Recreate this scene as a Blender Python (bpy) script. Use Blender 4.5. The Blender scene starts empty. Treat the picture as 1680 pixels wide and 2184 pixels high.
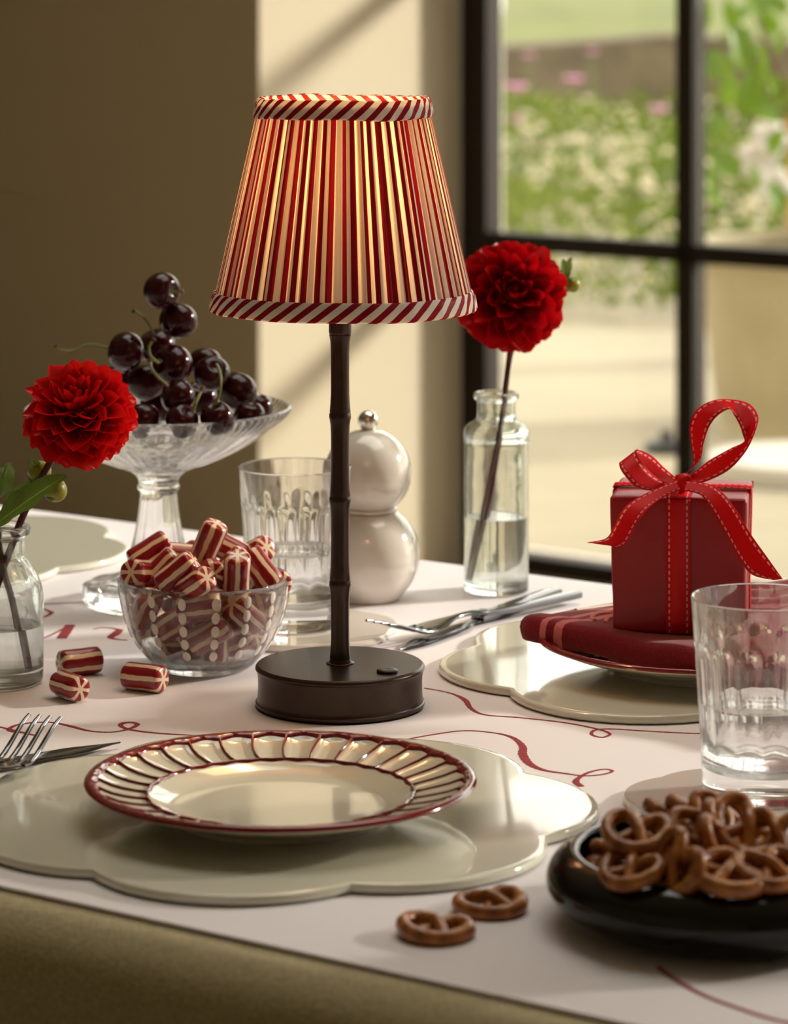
import bpy, bmesh, math, random
from mathutils import Vector, Matrix, Quaternion

random.seed(11)
scene = bpy.context.scene
COL = scene.collection
PI = math.pi
F, YH, HC, T = 6900.0, -80.0, 0.48, 0.75      # focal length in pixels, horizon row, eye height over the table, table height

# ------------------------------------------------------------------ camera
cam_data = bpy.data.cameras.new('camera')
cam = bpy.data.objects.new('camera', cam_data)
COL.objects.link(cam)
cam.location = (0, 0, T + HC)
cam.rotation_euler = (PI / 2, 0, 0)
cam_data.sensor_fit = 'VERTICAL'
cam_data.sensor_height = 36.0
cam_data.sensor_width = 36.0
cam_data.lens = F / 2184 * 36.0
cam_data.shift_x = 0.0
cam_data.shift_y = -(1092 - YH) / 2184.0       # rising-front style shift keeps the verticals upright
cam_data.clip_end = 400
cam_data.dof.use_dof = True
cam_data.dof.focus_distance = 2.03
cam_data.dof.aperture_fstop = 9.5
cam_data.dof.aperture_blades = 9
scene.camera = cam

# ------------------------------------------------------------------ world, sun, exposure
world = bpy.data.worlds.new('sky')
scene.world = world
world.use_nodes = True
bg = world.node_tree.nodes['Background']
bg.inputs['Color'].default_value = (1.0, 0.94, 0.86, 1)
bg.inputs['Strength'].default_value = 2.6
SUN_DIR = Vector((0.93, 0.30, 0.40)).normalized()
sun_data = bpy.data.lights.new('sun', 'SUN')
sun_data.energy = 4.8
sun_data.angle = math.radians(6.0)
sun_data.color = (1.0, 0.93, 0.83)
sun = bpy.data.objects.new('sun', sun_data)
COL.objects.link(sun)
sun.rotation_euler = SUN_DIR.to_track_quat('Z', 'Y').to_euler()
sun.location = (8, 6, 6)
vs = scene.view_settings
vs.view_transform = 'Standard'
vs.look = 'None'
vs.exposure = 0.36
vs.gamma = 1.0
vs.use_curve_mapping = False
cy = scene.cycles
cy.max_bounces = 12
cy.diffuse_bounces = 3
cy.glossy_bounces = 4
cy.transmission_bounces = 11
cy.transparent_max_bounces = 16
cy.sample_clamp_indirect = 6.0
cy.blur_glossy = 0.5
cy.use_denoising = True
cy.use_adaptive_sampling = True
cy.adaptive_threshold = 0.05

# ------------------------------------------------------------------ helpers
def pt(px, py, z=0.0):
    """point of the height z over the table seen at a pixel"""
    d = F * (HC - z) / (py - YH)
    return Vector(((px - 840) * d / F, d, T + z))

def pd(px, py, d):
    """point at depth d seen at a pixel"""
    return Vector(((px - 840) * d / F, d, T + HC - (py - YH) * d / F))

class MB:
    def __init__(s):
        s.v = []; s.f = []; s.uv = []
    def add(s, vs, fs, uvs=None):
        o = len(s.v)
        s.v += [tuple(v) for v in vs]
        s.uv += list(uvs) if uvs else [(0.0, 0.0)] * len(vs)
        s.f += [tuple(i + o for i in f) for f in fs]
        return s
    def grid(s, rows, closed=False, uvs=None):
        n = len(rows[0]); vs = [p for r in rows for p in r]; fs = []
        for i in range(len(rows) - 1):
            for k in range(n if closed else n - 1):
                k2 = (k + 1) % n
                fs.append((i * n + k, i * n + k2, (i + 1) * n + k2, (i + 1) * n + k))
        if uvs is None:
            uvs = [(k / max(1, n - 1), i / max(1, len(rows) - 1)) for i in range(len(rows)) for k in range(n)]
        else:
            uvs = [u for r in uvs for u in r]
        return s.add(vs, fs, uvs)
    def lathe(s, prof, seg=48, mod=None, uv=False):
        rows = []; uvs = []
        m = seg + 1 if uv else seg
        for i, (r, z) in enumerate(prof):
            row = []; ur = []
            for k in range(m):
                a = 2 * PI * k / seg
                rr, zz = (r, z) if mod is None else mod(a, r, z, i)
                row.append((rr * math.cos(a), rr * math.sin(a), zz)); ur.append((k / seg, i / (len(prof) - 1)))
            rows.append(row); uvs.append(ur)
        return s.grid(rows, closed=not uv, uvs=uvs)
    def tube(s, pts, rad, seg=8, cap=True, flat=1.0, up=None):
        pts = [Vector(p) for p in pts]; n = len(pts)
        if not isinstance(rad, (list, tuple)): rad = [rad] * n
        rows = []; nrm = None
        for i, p in enumerate(pts):
            t = (pts[min(i + 1, n - 1)] - pts[max(i - 1, 0)]).normalized()
            if nrm is None:
                ref = Vector(up) if up else (Vector((0, 0, 1)) if abs(t.z) < .9 else Vector((1, 0, 0)))
                nrm = (ref - t * ref.dot(t)).normalized()
            else:
                nrm = (nrm - t * nrm.dot(t)).normalized()
            b = t.cross(nrm)
            rows.append([p + (nrm * math.sin(2 * PI * k / seg) * flat + b * math.cos(2 * PI * k / seg)) * rad[i] for k in range(seg)])
        o = len(s.v)
        s.grid(rows, closed=True)
        if cap:
            s.f.append(tuple(o + k for k in range(seg))[::-1])
            s.f.append(tuple(o + (n - 1) * seg + k for k in range(seg)))
        return s
    def loft(s, pts, wid, thk, side, power=3.0, seg=14):
        """rounded-rectangle section along pts; side = direction of the width"""
        rows = []; n = len(pts); pts = [Vector(p) for p in pts]
        for i, p in enumerate(pts):
            t = (pts[min(i + 1, n - 1)] - pts[max(i - 1, 0)]).normalized()
            sd = Vector(side); sd = (sd - t * sd.dot(t)).normalized(); up = t.cross(sd)
            row = []
            for k in range(seg):
                a = 2 * PI * (k + .5) / seg; c, q = math.cos(a), math.sin(a)
                m = (abs(c) ** power + abs(q) ** power) ** (-1 / power)
                row.append(p + sd * (c * m * wid[i] / 2) + up * (q * m * thk[i] / 2))
            rows.append(row)
        o = len(s.v)
        s.grid(rows, closed=True)
        s.f.append(tuple(o + k for k in range(seg))[::-1]); s.f.append(tuple(o + (n - 1) * seg + k for k in range(seg)))
        return s
    def box(s, c, size, ax=None):
        c = Vector(c); h = [x / 2 for x in size]
        ax = ax or (Vector((1, 0, 0)), Vector((0, 1, 0)), Vector((0, 0, 1)))
        vs = [c + ax[0] * (sx * h[0]) + ax[1] * (sy * h[1]) + ax[2] * (sz * h[2]) for sz in (-1, 1) for sy in (-1, 1) for sx in (-1, 1)]
        return s.add(vs, [(0, 2, 3, 1), (4, 5, 7, 6), (0, 1, 5, 4), (2, 6, 7, 3), (0, 4, 6, 2), (1, 3, 7, 5)])
    def ellipsoid(s, c, r, seg=10, rings=6, q=None):
        c = Vector(c); rows = []
        for i in range(rings + 1):
            a = PI * i / rings - PI / 2
            row = []
            for k in range(seg):
                b = 2 * PI * k / seg
                p = Vector((r[0] * math.cos(a) * math.cos(b), r[1] * math.cos(a) * math.sin(b), r[2] * math.sin(a)))
                row.append(c + (q @ p if q else p))
            rows.append(row)
        return s.grid(rows, closed=True)
    def mesh(s, name, smooth=True, angle=50):
        me = bpy.data.meshes.new(name)
        me.from_pydata(s.v, [], s.f)
        uvl = me.uv_layers.new(name='UVMap')
        vi = [0] * len(me.loops); me.loops.foreach_get('vertex_index', vi)
        flat = [c for i in vi for c in s.uv[i]]
        uvl.data.foreach_set('uv', flat)
        if smooth:
            me.polygons.foreach_set('use_smooth', [True] * len(me.polygons))
            me.update()
            if angle: me.set_sharp_from_angle(angle=math.radians(angle))
        me.update()
        return me

def clean(me):
    bm = bmesh.new(); bm.from_mesh(me)
    bmesh.ops.remove_doubles(bm, verts=bm.verts, dist=1e-6)
    bmesh.ops.recalc_face_normals(bm, faces=bm.faces)
    bm.to_mesh(me); bm.free(); me.update()

def link(name, data, parent=None):
    o = bpy.data.objects.new(name, data); COL.objects.link(o)
    if parent is not None: o.parent = parent
    return o

def obj(name, mb, m, parent=None, smooth=True, angle=50, fix=False):
    me = mb.mesh(name, smooth, angle) if isinstance(mb, MB) else mb
    if fix: clean(me); 
    if fix and smooth and angle: me.set_sharp_from_angle(angle=math.radians(angle))
    if m is not None and not me.materials: me.materials.append(m)
    return link(name, me, parent)

def tag(o, label, cat, group=None):
    o['label'] = label; o['category'] = cat
    if group: o['group'] = group
    return o

def thing(name, label, cat, loc=(0, 0, 0), rotz=0.0, group=None):
    o = link(name, None); o.location = loc; o.rotation_euler = (0, 0, rotz)
    o.empty_display_size = .02
    return tag(o, label, cat, group)

def struct(name, mb, m, smooth=False, parent=None):
    o = obj(name, mb, m, parent, smooth)
    if parent is None: o['kind'] = 'structure'
    return o

def dup(root, label=None, group=None):
    r = root.copy(); COL.objects.link(r)
    if label: r['label'] = label
    if group: r['group'] = group
    for ch in list(root.children):
        c = ch.copy(); COL.objects.link(c); c.parent = r
        for g in list(ch.children):
            d = g.copy(); COL.objects.link(d); d.parent = c
    return r

def crom(pts, n=8):
    """Catmull-Rom resample of a polyline of tuples"""
    out = []; m = len(pts); P = [Vector(p) for p in pts]
    for i in range(m - 1):
        p0, p1, p2, p3 = P[max(i - 1, 0)], P[i], P[i + 1], P[min(i + 2, m - 1)]
        for k in range(n):
            t = k / n
            out.append(.5 * ((2 * p1) + (p2 - p0) * t + (2 * p0 - 5 * p1 + 4 * p2 - p3) * t * t + (3 * p1 - p0 - 3 * p2 + p3) * t ** 3))
    out.append(P[-1])
    return out

def prof(pts, n=4):
    return [(max(0.0, p[0]), p[1]) for p in crom([(a, b, 0) for a, b in pts], n)]

def sstep(a, b, x):
    t = min(1, max(0, (x - a) / (b - a))); return t * t * (3 - 2 * t)

# ------------------------------------------------------------------ materials
class NT:
    def __init__(s, name):
        s.m = bpy.data.materials.new(name); s.m.use_nodes = True
        s.t = s.m.node_tree; s.n = s.t.nodes; s.l = s.t.links
        s.p = s.n['Principled BSDF']; s.out = s.n['Material Output']
    def node(s, typ, **kw):
        n = s.n.new(typ)
        for k, v in kw.items(): setattr(n, k, v)
        return n
    def set(s, sock, val):
        if isinstance(val, bpy.types.NodeSocket): s.l.new(val, sock)
        elif val is not None: sock.default_value = val
    def math(s, op, a, b=None, c=None):
        n = s.node('ShaderNodeMath', operation=op)
        s.set(n.inputs[0], a)
        if b is not None: s.set(n.inputs[1], b)
        if c is not None: s.set(n.inputs[2], c)
        return n.outputs[0]
    def mix(s, f, a, b):
        n = s.node('ShaderNodeMix', data_type='RGBA')
        s.set(n.inputs['Factor'], f); s.set(n.inputs['A'], a); s.set(n.inputs['B'], b)
        return n.outputs['Result']
    def uv(s):
        n = s.node('ShaderNodeUVMap'); x = s.node('ShaderNodeSeparateXYZ'); s.l.new(n.outputs[0], x.inputs[0])
        return x.outputs[0], x.outputs[1]
    def obj(s):
        n = s.node('ShaderNodeTexCoord'); x = s.node('ShaderNodeSeparateXYZ'); s.l.new(n.outputs['Object'], x.inputs[0])
        return x.outputs[0], x.outputs[1], x.outputs[2]
    def noise(s, scale, detail=3, rough=.5, vec=None, coord='Object', stretch=None):
        n = s.node('ShaderNodeTexNoise'); n.inputs['Scale'].default_value = scale
        n.inputs['Detail'].default_value = detail; n.inputs['Roughness'].default_value = rough
        tc = s.node('ShaderNodeTexCoord'); v = tc.outputs[coord]
        if stretch:
            mp = s.node('ShaderNodeMapping'); mp.inputs['Scale'].default_value = stretch
            s.l.new(v, mp.inputs[0]); v = mp.outputs[0]
        s.l.new(v, n.inputs['Vector'])
        return n.outputs['Fac']
    def ramp(s, f, stops):
        n = s.node('ShaderNodeValToRGB'); s.l.new(f, n.inputs[0])
        e = n.color_ramp.elements
        while len(e) < len(stops): e.new(.5)
        for i, (p, c) in enumerate(stops): e[i].position = p; e[i].color = c4(c)
        return n.outputs[0]
    def bump(s, h, strength=.3, dist=.001):
        n = s.node('ShaderNodeBump'); n.inputs['Strength'].default_value = strength; n.inputs['Distance'].default_value = dist
        s.l.new(h, n.inputs['Height']); s.l.new(n.outputs[0], s.p.inputs['Normal'])
        return n.outputs[0]

def c4(c): return (c[0], c[1], c[2], 1.0)

def srgb(r, g, b):
    f = lambda x: x / 12.92 if x <= .04045 else ((x + .055) / 1.055) ** 2.4
    return (f(r / 255), f(g / 255), f(b / 255))

def pbr(name, col, rough=.5, metal=0.0, spec=.5, coat=0.0, sheen=0.0, var=None, bump=None, sss=0.0):
    k = NT(name); p = k.p
    p.inputs['Base Color'].default_value = c4(col); p.inputs['Roughness'].default_value = rough
    p.inputs['Metallic'].default_value = metal; p.inputs['Specular IOR Level'].default_value = spec
    p.inputs['Coat Weight'].default_value = coat; p.inputs['Coat Roughness'].default_value = .04
    p.inputs['Sheen Weight'].default_value = sheen
    if var:
        scale, lo, hi = var
        k.set(p.inputs['Base Color'], k.ramp(k.noise(scale, 4), [(.3, [c * lo for c in col]), (.7, [min(1, c * hi) for c in col])]))
    if bump:
        k.bump(k.noise(bump[0], 4), bump[1], bump[2])
    if sss:
        p.inputs['Subsurface Weight'].default_value = sss; p.inputs['Subsurface Radius'].default_value = (.01, .004, .003); p.inputs['Subsurface Scale'].default_value = .4
    return k.m

def glass(name, col=(1, 1, 1), ior=1.46, through=.3, rough=0.0, bump=None):
    """clear glass: refraction with a share of straight transmission so that it casts a light shadow"""
    k = NT(name); k.n.remove(k.p)
    g = k.node('ShaderNodeBsdfGlass'); g.inputs['Color'].default_value = c4(col); g.inputs['IOR'].default_value = ior; g.inputs['Roughness'].default_value = rough
    t = k.node('ShaderNodeBsdfTransparent'); t.inputs['Color'].default_value = c4(col)
    m = k.node('ShaderNodeMixShader'); m.inputs[0].default_value = through
    if bump:
        b = k.node('ShaderNodeBump'); b.inputs['Strength'].default_value = bump[1]; b.inputs['Distance'].default_value = bump[2]
        k.l.new(k.noise(bump[0], 2), b.inputs['Height']); k.l.new(b.outputs[0], g.inputs['Normal'])
    k.l.new(g.outputs[0], m.inputs[1]); k.l.new(t.outputs[0], m.inputs[2]); k.l.new(m.outputs[0], k.out.inputs[0])
    return k.m

def pane_mat(name):
    k = NT(name); k.n.remove(k.p)
    t = k.node('ShaderNodeBsdfTransparent'); t.inputs['Color'].default_value = (.97, .98, .96, 1)
    g = k.node('ShaderNodeBsdfGlossy'); g.inputs['Roughness'].default_value = .02
    fr = k.node('ShaderNodeFresnel'); fr.inputs['IOR'].default_value = 1.35
    m = k.node('ShaderNodeMixShader')
    k.l.new(fr.outputs[0], m.inputs[0]); k.l.new(t.outputs[0], m.inputs[1]); k.l.new(g.outputs[0], m.inputs[2]); k.l.new(m.outputs[0], k.out.inputs[0])
    return k.m

def thin_mat(name, colsock_fn, trans=.45, rough=.6, gloss=.03):
    """thin sheet (fabric, petal, leaf) that lets light through: diffuse + translucent + a little gloss"""
    k = NT(name); k.n.remove(k.p)
    c = colsock_fn(k)
    d = k.node('ShaderNodeBsdfDiffuse'); t = k.node('ShaderNodeBsdfTranslucent')
    c, ct = c if isinstance(c, tuple) and len(c) == 2 else (c, c)          # reflected and transmitted colour
    k.set(d.inputs['Color'], c); k.set(t.inputs['Color'], ct)
    m = k.node('ShaderNodeMixShader'); m.inputs[0].default_value = trans
    k.l.new(d.outputs[0], m.inputs[1]); k.l.new(t.outputs[0], m.inputs[2])
    last = m.outputs[0]
    if gloss:
        g = k.node('ShaderNodeBsdfGlossy'); g.inputs['Roughness'].default_value = rough * .6; g.inputs['Color'].default_value = (1, 1, 1, 1)
        m2 = k.node('ShaderNodeMixShader'); m2.inputs[0].default_value = gloss
        k.l.new(last, m2.inputs[1]); k.l.new(g.outputs[0], m2.inputs[2]); last = m2.outputs[0]
    k.l.new(last, k.out.inputs[0])
    return k.m

RED_CLOTH = srgb(150, 22, 38)
CREAM_CLOTH = (.86, .80, .70)

def stripe_mat(name, duty=.5, slope=0.0, trans=.5):
    def fn(k):
        u, v = k.uv()
        x = u if slope == 0 else k.math('MULTIPLY_ADD', v, -slope, u)
        s = k.math('FRACT', x)
        msk = k.math('LESS_THAN', s, duty)
        w = k.noise(2500, 2)
        red = k.mix(k.math('MULTIPLY', w, .5), c4(RED_CLOTH), c4([c * 1.35 for c in RED_CLOTH]))
        cream = k.mix(k.math('MULTIPLY', w, .3), c4(CREAM_CLOTH), c4([c * .9 for c in CREAM_CLOTH]))
        return k.mix(msk, cream, red), k.mix(msk, cream, c4([c * .45 for c in RED_CLOTH]))
    return thin_mat(name, fn, trans, gloss=.01)

M = {}
M['pleat'] = stripe_mat('pleated_stripe', .5, 0.0, .42)
M['binding'] = stripe_mat('binding_stripe', .48, 1.25, .12)
M['bronze'] = pbr('dark_bronze', srgb(62, 47, 39), .30, .55, .5, var=(180, .9, 1.12))
M['bronze_dark'] = pbr('dark_bronze_button', srgb(40, 34, 30), .35, .3)
M['lacquer'] = pbr('cream_lacquer', srgb(226, 222, 204), .10, 0, .5, coat=.6)
M['china'] = pbr('cream_china', srgb(236, 228, 206), .10, 0, .5, coat=.5)
M['red_glaze'] = pbr('red_glaze', srgb(128, 16, 30), .12, 0, .5, coat=.6)
M['white_lacquer'] = pbr('white_lacquer', srgb(232, 224, 214), .10, 0, .5, coat=.8)
M['chrome'] = pbr('chrome', (.85, .82, .78), .06, 1.0)
M['steel'] = pbr('cutlery_steel', (.17, .17, .18), .13, 1.0)
M['black_lacquer'] = pbr('black_lacquer', (.004, .0035, .0035), .09, 0, .4, coat=.0)
M['glass'] = glass('clear_glass', (.995, .995, .995), 1.46, .12)
M['pressed_glass'] = glass('pressed_glass', (.99, .99, .99), 1.45, .15, 0.0, (160, .12, .0012))
M['bottle_glass'] = glass('bottle_glass', (.975, .99, .98), 1.46, .12, 0.0, (45, .10, .003))
M['water'] = glass('water', (.995, .995, .995), 1.33, .10)
M['enamel'] = pbr('white_enamel', srgb(235, 225, 215), .35)
M['pane'] = pane_mat('window_glass')
M['steel_frame'] = pbr('dark_window_metal', srgb(36, 29, 21), .6, .0, .2)
M['cherry'] = pbr('dark_cherry_skin', srgb(52, 4, 14), .13, 0, .38, var=(60, .5, 1.5))
M['stem_green'] = pbr('green_stem', srgb(118, 116, 38), .5)
M['stem_brown'] = pbr('brown_stem_end', srgb(90, 52, 30), .7)
M['stem_red'] = pbr('dark_red_stem', srgb(82, 24, 30), .45)
M['bud'] = pbr('green_bud', srgb(150, 146, 44), .35, var=(90, .7, 1.2))
M['sepal'] = pbr('green_sepal', srgb(84, 112, 34), .45, var=(90, .7, 1.2))
M['gift_paper'] = pbr('matt_red_paper', srgb(150, 18, 26), .42, 0, .4, bump=(40, .25, .004))
M['bulb'] = None

def emit_mat(name, col, strength):
    k = NT(name); k.p.inputs['Base Color'].default_value = c4(col)
    k.p.inputs['Emission Color'].default_value = c4(col); k.p.inputs['Emission Strength'].default_value = strength
    return k.m
M['bulb'] = emit_mat('warm_bulb', (1.0, .62, .26), 5.0)

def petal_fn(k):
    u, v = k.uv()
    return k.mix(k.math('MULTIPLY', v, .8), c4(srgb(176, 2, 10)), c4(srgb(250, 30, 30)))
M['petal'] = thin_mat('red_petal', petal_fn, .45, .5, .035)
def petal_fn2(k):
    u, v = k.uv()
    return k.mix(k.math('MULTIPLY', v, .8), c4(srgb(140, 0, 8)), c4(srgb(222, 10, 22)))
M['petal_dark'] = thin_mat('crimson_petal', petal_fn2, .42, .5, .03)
def leaf_fn(k):
    u, v = k.uv()
    d = k.math('ABSOLUTE', k.math('SUBTRACT', u, .5))
    rib = k.math('LESS_THAN', d, .025)
    vein = k.math('LESS_THAN', k.math('FRACT', k.math('MULTIPLY_ADD', d, -9.0, k.math('MULTIPLY', v, 9.0))), .10)
    m = k.math('MAXIMUM', rib, k.math('MULTIPLY', vein, .6))
    return k.mix(m, c4(srgb(104, 132, 44)), c4(srgb(168, 184, 100)))
M['leaf'] = thin_mat('green_leaf', leaf_fn, .35, .5, .06)
M['garden_leaf'] = thin_mat('garden_leaf', lambda k: k.ramp(k.noise(3, 2), [(.3, srgb(76, 104, 20)), (.7, srgb(118, 142, 44))]), .45, .6, .02)
M['garden_green'] = thin_mat('garden_foliage', lambda k: k.ramp(k.noise(1.2, 3), [(.3, srgb(66, 84, 26)), (.55, srgb(98, 112, 42)), (.75, srgb(126, 132, 66))]), .35, .6, 0)
M['garden_white'] = pbr('white_blossom', srgb(180, 170, 140), .8)
M['garden_pink'] = pbr('pink_blossom', srgb(190, 128, 164), .8)
M['stone'] = pbr('field_stone', srgb(92, 80, 60), .9, var=(3.0, .6, 1.35), bump=(6, .6, .05))
M['lawn'] = pbr('lawn_grass', srgb(88, 94, 40), .95, var=(.9, .82, 1.18))
M['terrace'] = pbr('pale_paving', srgb(140, 131, 110), .9, var=(1.4, .90, 1.08))
M['planter'] = pbr('cream_planter', srgb(158, 147, 118), .85, var=(4, .85, 1.1))
M['wood'] = pbr('outdoor_wood', srgb(176, 122, 62), .7, var=(5, .85, 1.1))
M['white_stone'] = pbr('white_stone', srgb(180, 176, 168), .6)
M['black_metal'] = pbr('black_metal', (.012, .012, .014), .5)
M['wall'] = pbr('taupe_wall_paint', srgb(211, 198, 174), .9, bump=(260, .12, .0006))
M['ceiling'] = pbr('ceiling_paint', srgb(222, 214, 196), .9)
M['floor'] = pbr('stone_floor', srgb(150, 132, 104), .7, var=(2.5, .85, 1.1))

k = NT('white_paper'); k.p.inputs['Base Color'].default_value = c4(srgb(240, 233, 236)); k.p.inputs['Roughness'].default_value = .75
k.p.inputs['Specular IOR Level'].default_value = .25; k.bump(k.noise(9, 3), .25, .004); M['paper'] = k.m
k = NT('beige_linen'); k.p.inputs['Roughness'].default_value = .9; k.p.inputs['Sheen Weight'].default_value = .15; k.p.inputs['Specular IOR Level'].default_value = .1
wv = k.math('ADD', k.noise(520, 2, .6, stretch=(1, .12, 1)), k.noise(520, 2, .6, stretch=(.12, 1, 1)))
k.set(k.p.inputs['Base Color'], k.ramp(k.math('MULTIPLY', wv, .5), [(.35, srgb(172, 158, 122)), (.65, srgb(200, 186, 150))])); k.bump(wv, .5, .0008); M['linen'] = k.m
k = NT('red_ink'); k.p.inputs['Roughness'].default_value = .8
k.set(k.p.inputs['Base Color'], k.ramp(k.noise(900, 3, .7), [(.35, srgb(138, 14, 32)), (.72, srgb(176, 62, 76))])); M['ink'] = k.m

# candy: red body, cream lines running along it and meeting in a star at the ends
k = NT('striped_candy'); x, y, z = k.obj()
ang = k.math('ARCTAN2', z, y)
rad = k.math('SQRT', k.math('ADD', k.math('MULTIPLY', y, y), k.math('MULTIPLY', z, z)))
wob = k.math('MULTIPLY', k.math('SUBTRACT', k.noise(90, 2), .5), .9)
sn = k.math('ABSOLUTE', k.math('SINE', k.math('ADD', k.math('MULTIPLY', ang, 3.0), wob)))
line = k.math('LESS_THAN', k.math('MULTIPLY', sn, rad), k.math('MULTIPLY_ADD', rad, .36, .0015))
k.set(k.p.inputs['Base Color'], k.mix(line, c4(srgb(146, 10, 26)), c4(srgb(232, 208, 176))))
k.p.inputs['Roughness'].default_value = .28; k.p.inputs['Coat Weight'].default_value = .25
k.p.inputs['Subsurface Weight'].default_value = .12; k.p.inputs['Subsurface Radius'].default_value = (.006, .002, .002); k.p.inputs['Subsurface Scale'].default_value = .3
M['candy'] = k.m

k = NT('pretzel_crust'); k.p.inputs['Roughness'].default_value = .34; k.p.inputs['Coat Weight'].default_value = .2
k.set(k.p.inputs['Base Color'], k.ramp(k.noise(120, 4), [(.3, srgb(122, 62, 20)), (.55, srgb(172, 100, 38)), (.8, srgb(208, 142, 70))])); k.bump(k.noise(420, 3), .35, .0008); M['pretzel'] = k.m

# ribbon: u in metres along, v across, dashed white stitching near both edges
def ribbon_mat(name, col):
    k = NT(name); u, v = k.uv()
    e1 = k.math('LESS_THAN', k.math('ABSOLUTE', k.math('SUBTRACT', v, .13)), .032)
    e2 = k.math('LESS_THAN', k.math('ABSOLUTE', k.math('SUBTRACT', v, .87)), .032)
    d = k.math('LESS_THAN', k.math('FRACT', k.math('MULTIPLY', u, 1 / .0043)), .58)
    m = k.math('MULTIPLY', k.math('MAXIMUM', e1, e2), d)
    c = k.mix(m, c4(col), c4(srgb(240, 190, 190)))
    df = k.node('ShaderNodeBsdfDiffuse'); tr = k.node('ShaderNodeBsdfTranslucent'); gl = k.node('ShaderNodeBsdfGlossy'); gl.inputs['Roughness'].default_value = .45
    k.set(df.inputs[0], c); k.set(tr.inputs[0], c); gl.inputs['Color'].default_value = (1, .5, .5, 1)
    m1 = k.node('ShaderNodeMixShader'); m1.inputs[0].default_value = .35; m2 = k.node('ShaderNodeMixShader'); m2.inputs[0].default_value = .035
    k.l.new(df.outputs[0], m1.inputs[1]); k.l.new(tr.outputs[0], m1.inputs[2]); k.l.new(m1.outputs[0], m2.inputs[1]); k.l.new(gl.outputs[0], m2.inputs[2]); k.l.new(m2.outputs[0], k.out.inputs[0])
    k.n.remove(k.p); return k.m
M['ribbon'] = ribbon_mat('red_stitched_ribbon', srgb(226, 8, 22))

k = NT('red_napkin'); u, v = k.uv(); k.p.inputs['Roughness'].default_value = .9; k.p.inputs['Sheen Weight'].default_value = .25; k.p.inputs['Specular IOR Level'].default_value = .1
s1 = k.math('LESS_THAN', k.math('ABSOLUTE', k.math('SUBTRACT', u, .0245)), .0026)
s2 = k.math('LESS_THAN', k.math('ABSOLUTE', k.math('SUBTRACT', u, .0375)), .0036)
fw = k.noise(700, 2)
k.set(k.p.inputs['Base Color'], k.mix(k.math('MAXIMUM', s1, s2), k.ramp(fw, [(.3, srgb(108, 6, 22)), (.7, srgb(134, 12, 32))]), c4(srgb(204, 112, 112))))
k.bump(fw, .5, .0008); M['napkin'] = k.m
M['embroidery'] = pbr('pink_embroidery', srgb(206, 120, 116), .9, bump=(900, .5, .001))

# ================================================================== THE SETTING
W = Vector((.785, -.62, 0)).normalized(); NO = Vector((.62, .785, 0)).normalized(); UP = Vector((0, 0, 1))
WA = Vector((.206, 6.6, 0))                      # inner corner of the glazing, on the floor
WTOP = 2.72
Q = Vector((-.256, 6.15, 0))                     # corner where the dim wall turns into the sunlit reveal
wl = MB(); wl.box(Q - W * 2.5 + NO * .32 + UP * 1.42, (5.0, .64, 2.84), (W, NO, UP))
struct('wall_left', wl, M['wall'])
fl = MB(); fl.box(WA + W * .5 - NO * 4.0 - UP * .04, (13, 8.1, .08), (W, NO, UP)); struct('floor', fl, M['floor'])
RL = Vector((.28, 2.75, 0)); RU, RV = 1.0, .68                       # rooflight added over the table, out of view, for fill: centre and half sizes
cu = (RL - WA).dot(W); cv = (RL - WA).dot(NO); ZC = WTOP + .13
ce = MB()
for u0, u1, v0, v1 in ((-6, cu - RU, -7.3, .1), (cu + RU, 7, -7.3, .1), (cu - RU, cu + RU, -7.3, cv - RV), (cu - RU, cu + RU, cv + RV, .1)):
    ce.box(WA + W * ((u0 + u1) / 2) + NO * ((v0 + v1) / 2) + UP * ZC, (u1 - u0, v1 - v0, .2), (W, NO, UP))
struct('ceiling', ce, M['ceiling'])
rl = link('added_fill_rooflight', None); rl.location = (RL.x, RL.y, ZC); rl['kind'] = 'structure'  # frame and glass of the added fill opening in the ceiling
for i in (-1, 0, 1):
    b = MB(); b.box(W * (i * (RU - .02)), (.04, RV * 2, .06), (W, NO, UP)); obj('muntin', b, M['steel_frame'], rl, False)
for i in (-1, 1):
    b = MB(); b.box(NO * (i * (RV - .02)), (RU * 2, .04, .06), (W, NO, UP)); obj('rail', b, M['steel_frame'], rl, False)
    b = MB(); b.box(W * (i * RU / 2), (RU - .02, RV * 2 - .04, .006), (W, NO, UP)); obj('pane', b, M['pane'], rl, False)
wb = MB(); wb.box(WA + W * .5 - NO * 7.3 + UP * 1.42, (13, .2, 2.84), (W, NO, UP)); struct('wall_back', wb, M['wall'])
wr = MB(); wr.box(WA + W * 6.6 - NO * 3.6 + UP * 1.42, (.2, 7.4, 2.84), (W, NO, UP)); struct('wall_right', wr, M['wall'])
wf = MB(); wf.box(WA - W * 5.2 - NO * 3.6 + UP * 1.42, (.2, 7.4, 2.84), (W, NO, UP)); struct('wall_side', wf, M['wall'])
win = link('window_1', None); win.location = WA; win['kind'] = 'structure'
STEP = .4745; NS = 14; HZ = [.03, .664, 1.284, 1.904, WTOP - .03]
def wbox(name, s0, s1, z0, z1, dep=.06, m='steel_frame', off=0.0, sm=False):
    b = MB(); b.box(W * ((s0 + s1) / 2) + NO * off + UP * ((z0 + z1) / 2), (s1 - s0, dep, z1 - z0), (W, NO, UP))
    return obj(name, b, M[m], win, False)
wbox('stile', -.068, -.004, 0, WTOP, .05)
for i in range(1, NS):
    wbox('stile' if i == NS - 1 else 'muntin', i * STEP - .020, i * STEP + .020, .03, WTOP, .045)
wbox('bottom_rail', -.0, (NS - 1) * STEP, 0, .034, .05)
wbox('top_rail', 0, (NS - 1) * STEP, WTOP - .05, WTOP + .03, .08)
for z in HZ[1:-1]: wbox('glazing_bar', 0, (NS - 1) * STEP, z - .018, z + .018, .045)
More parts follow.
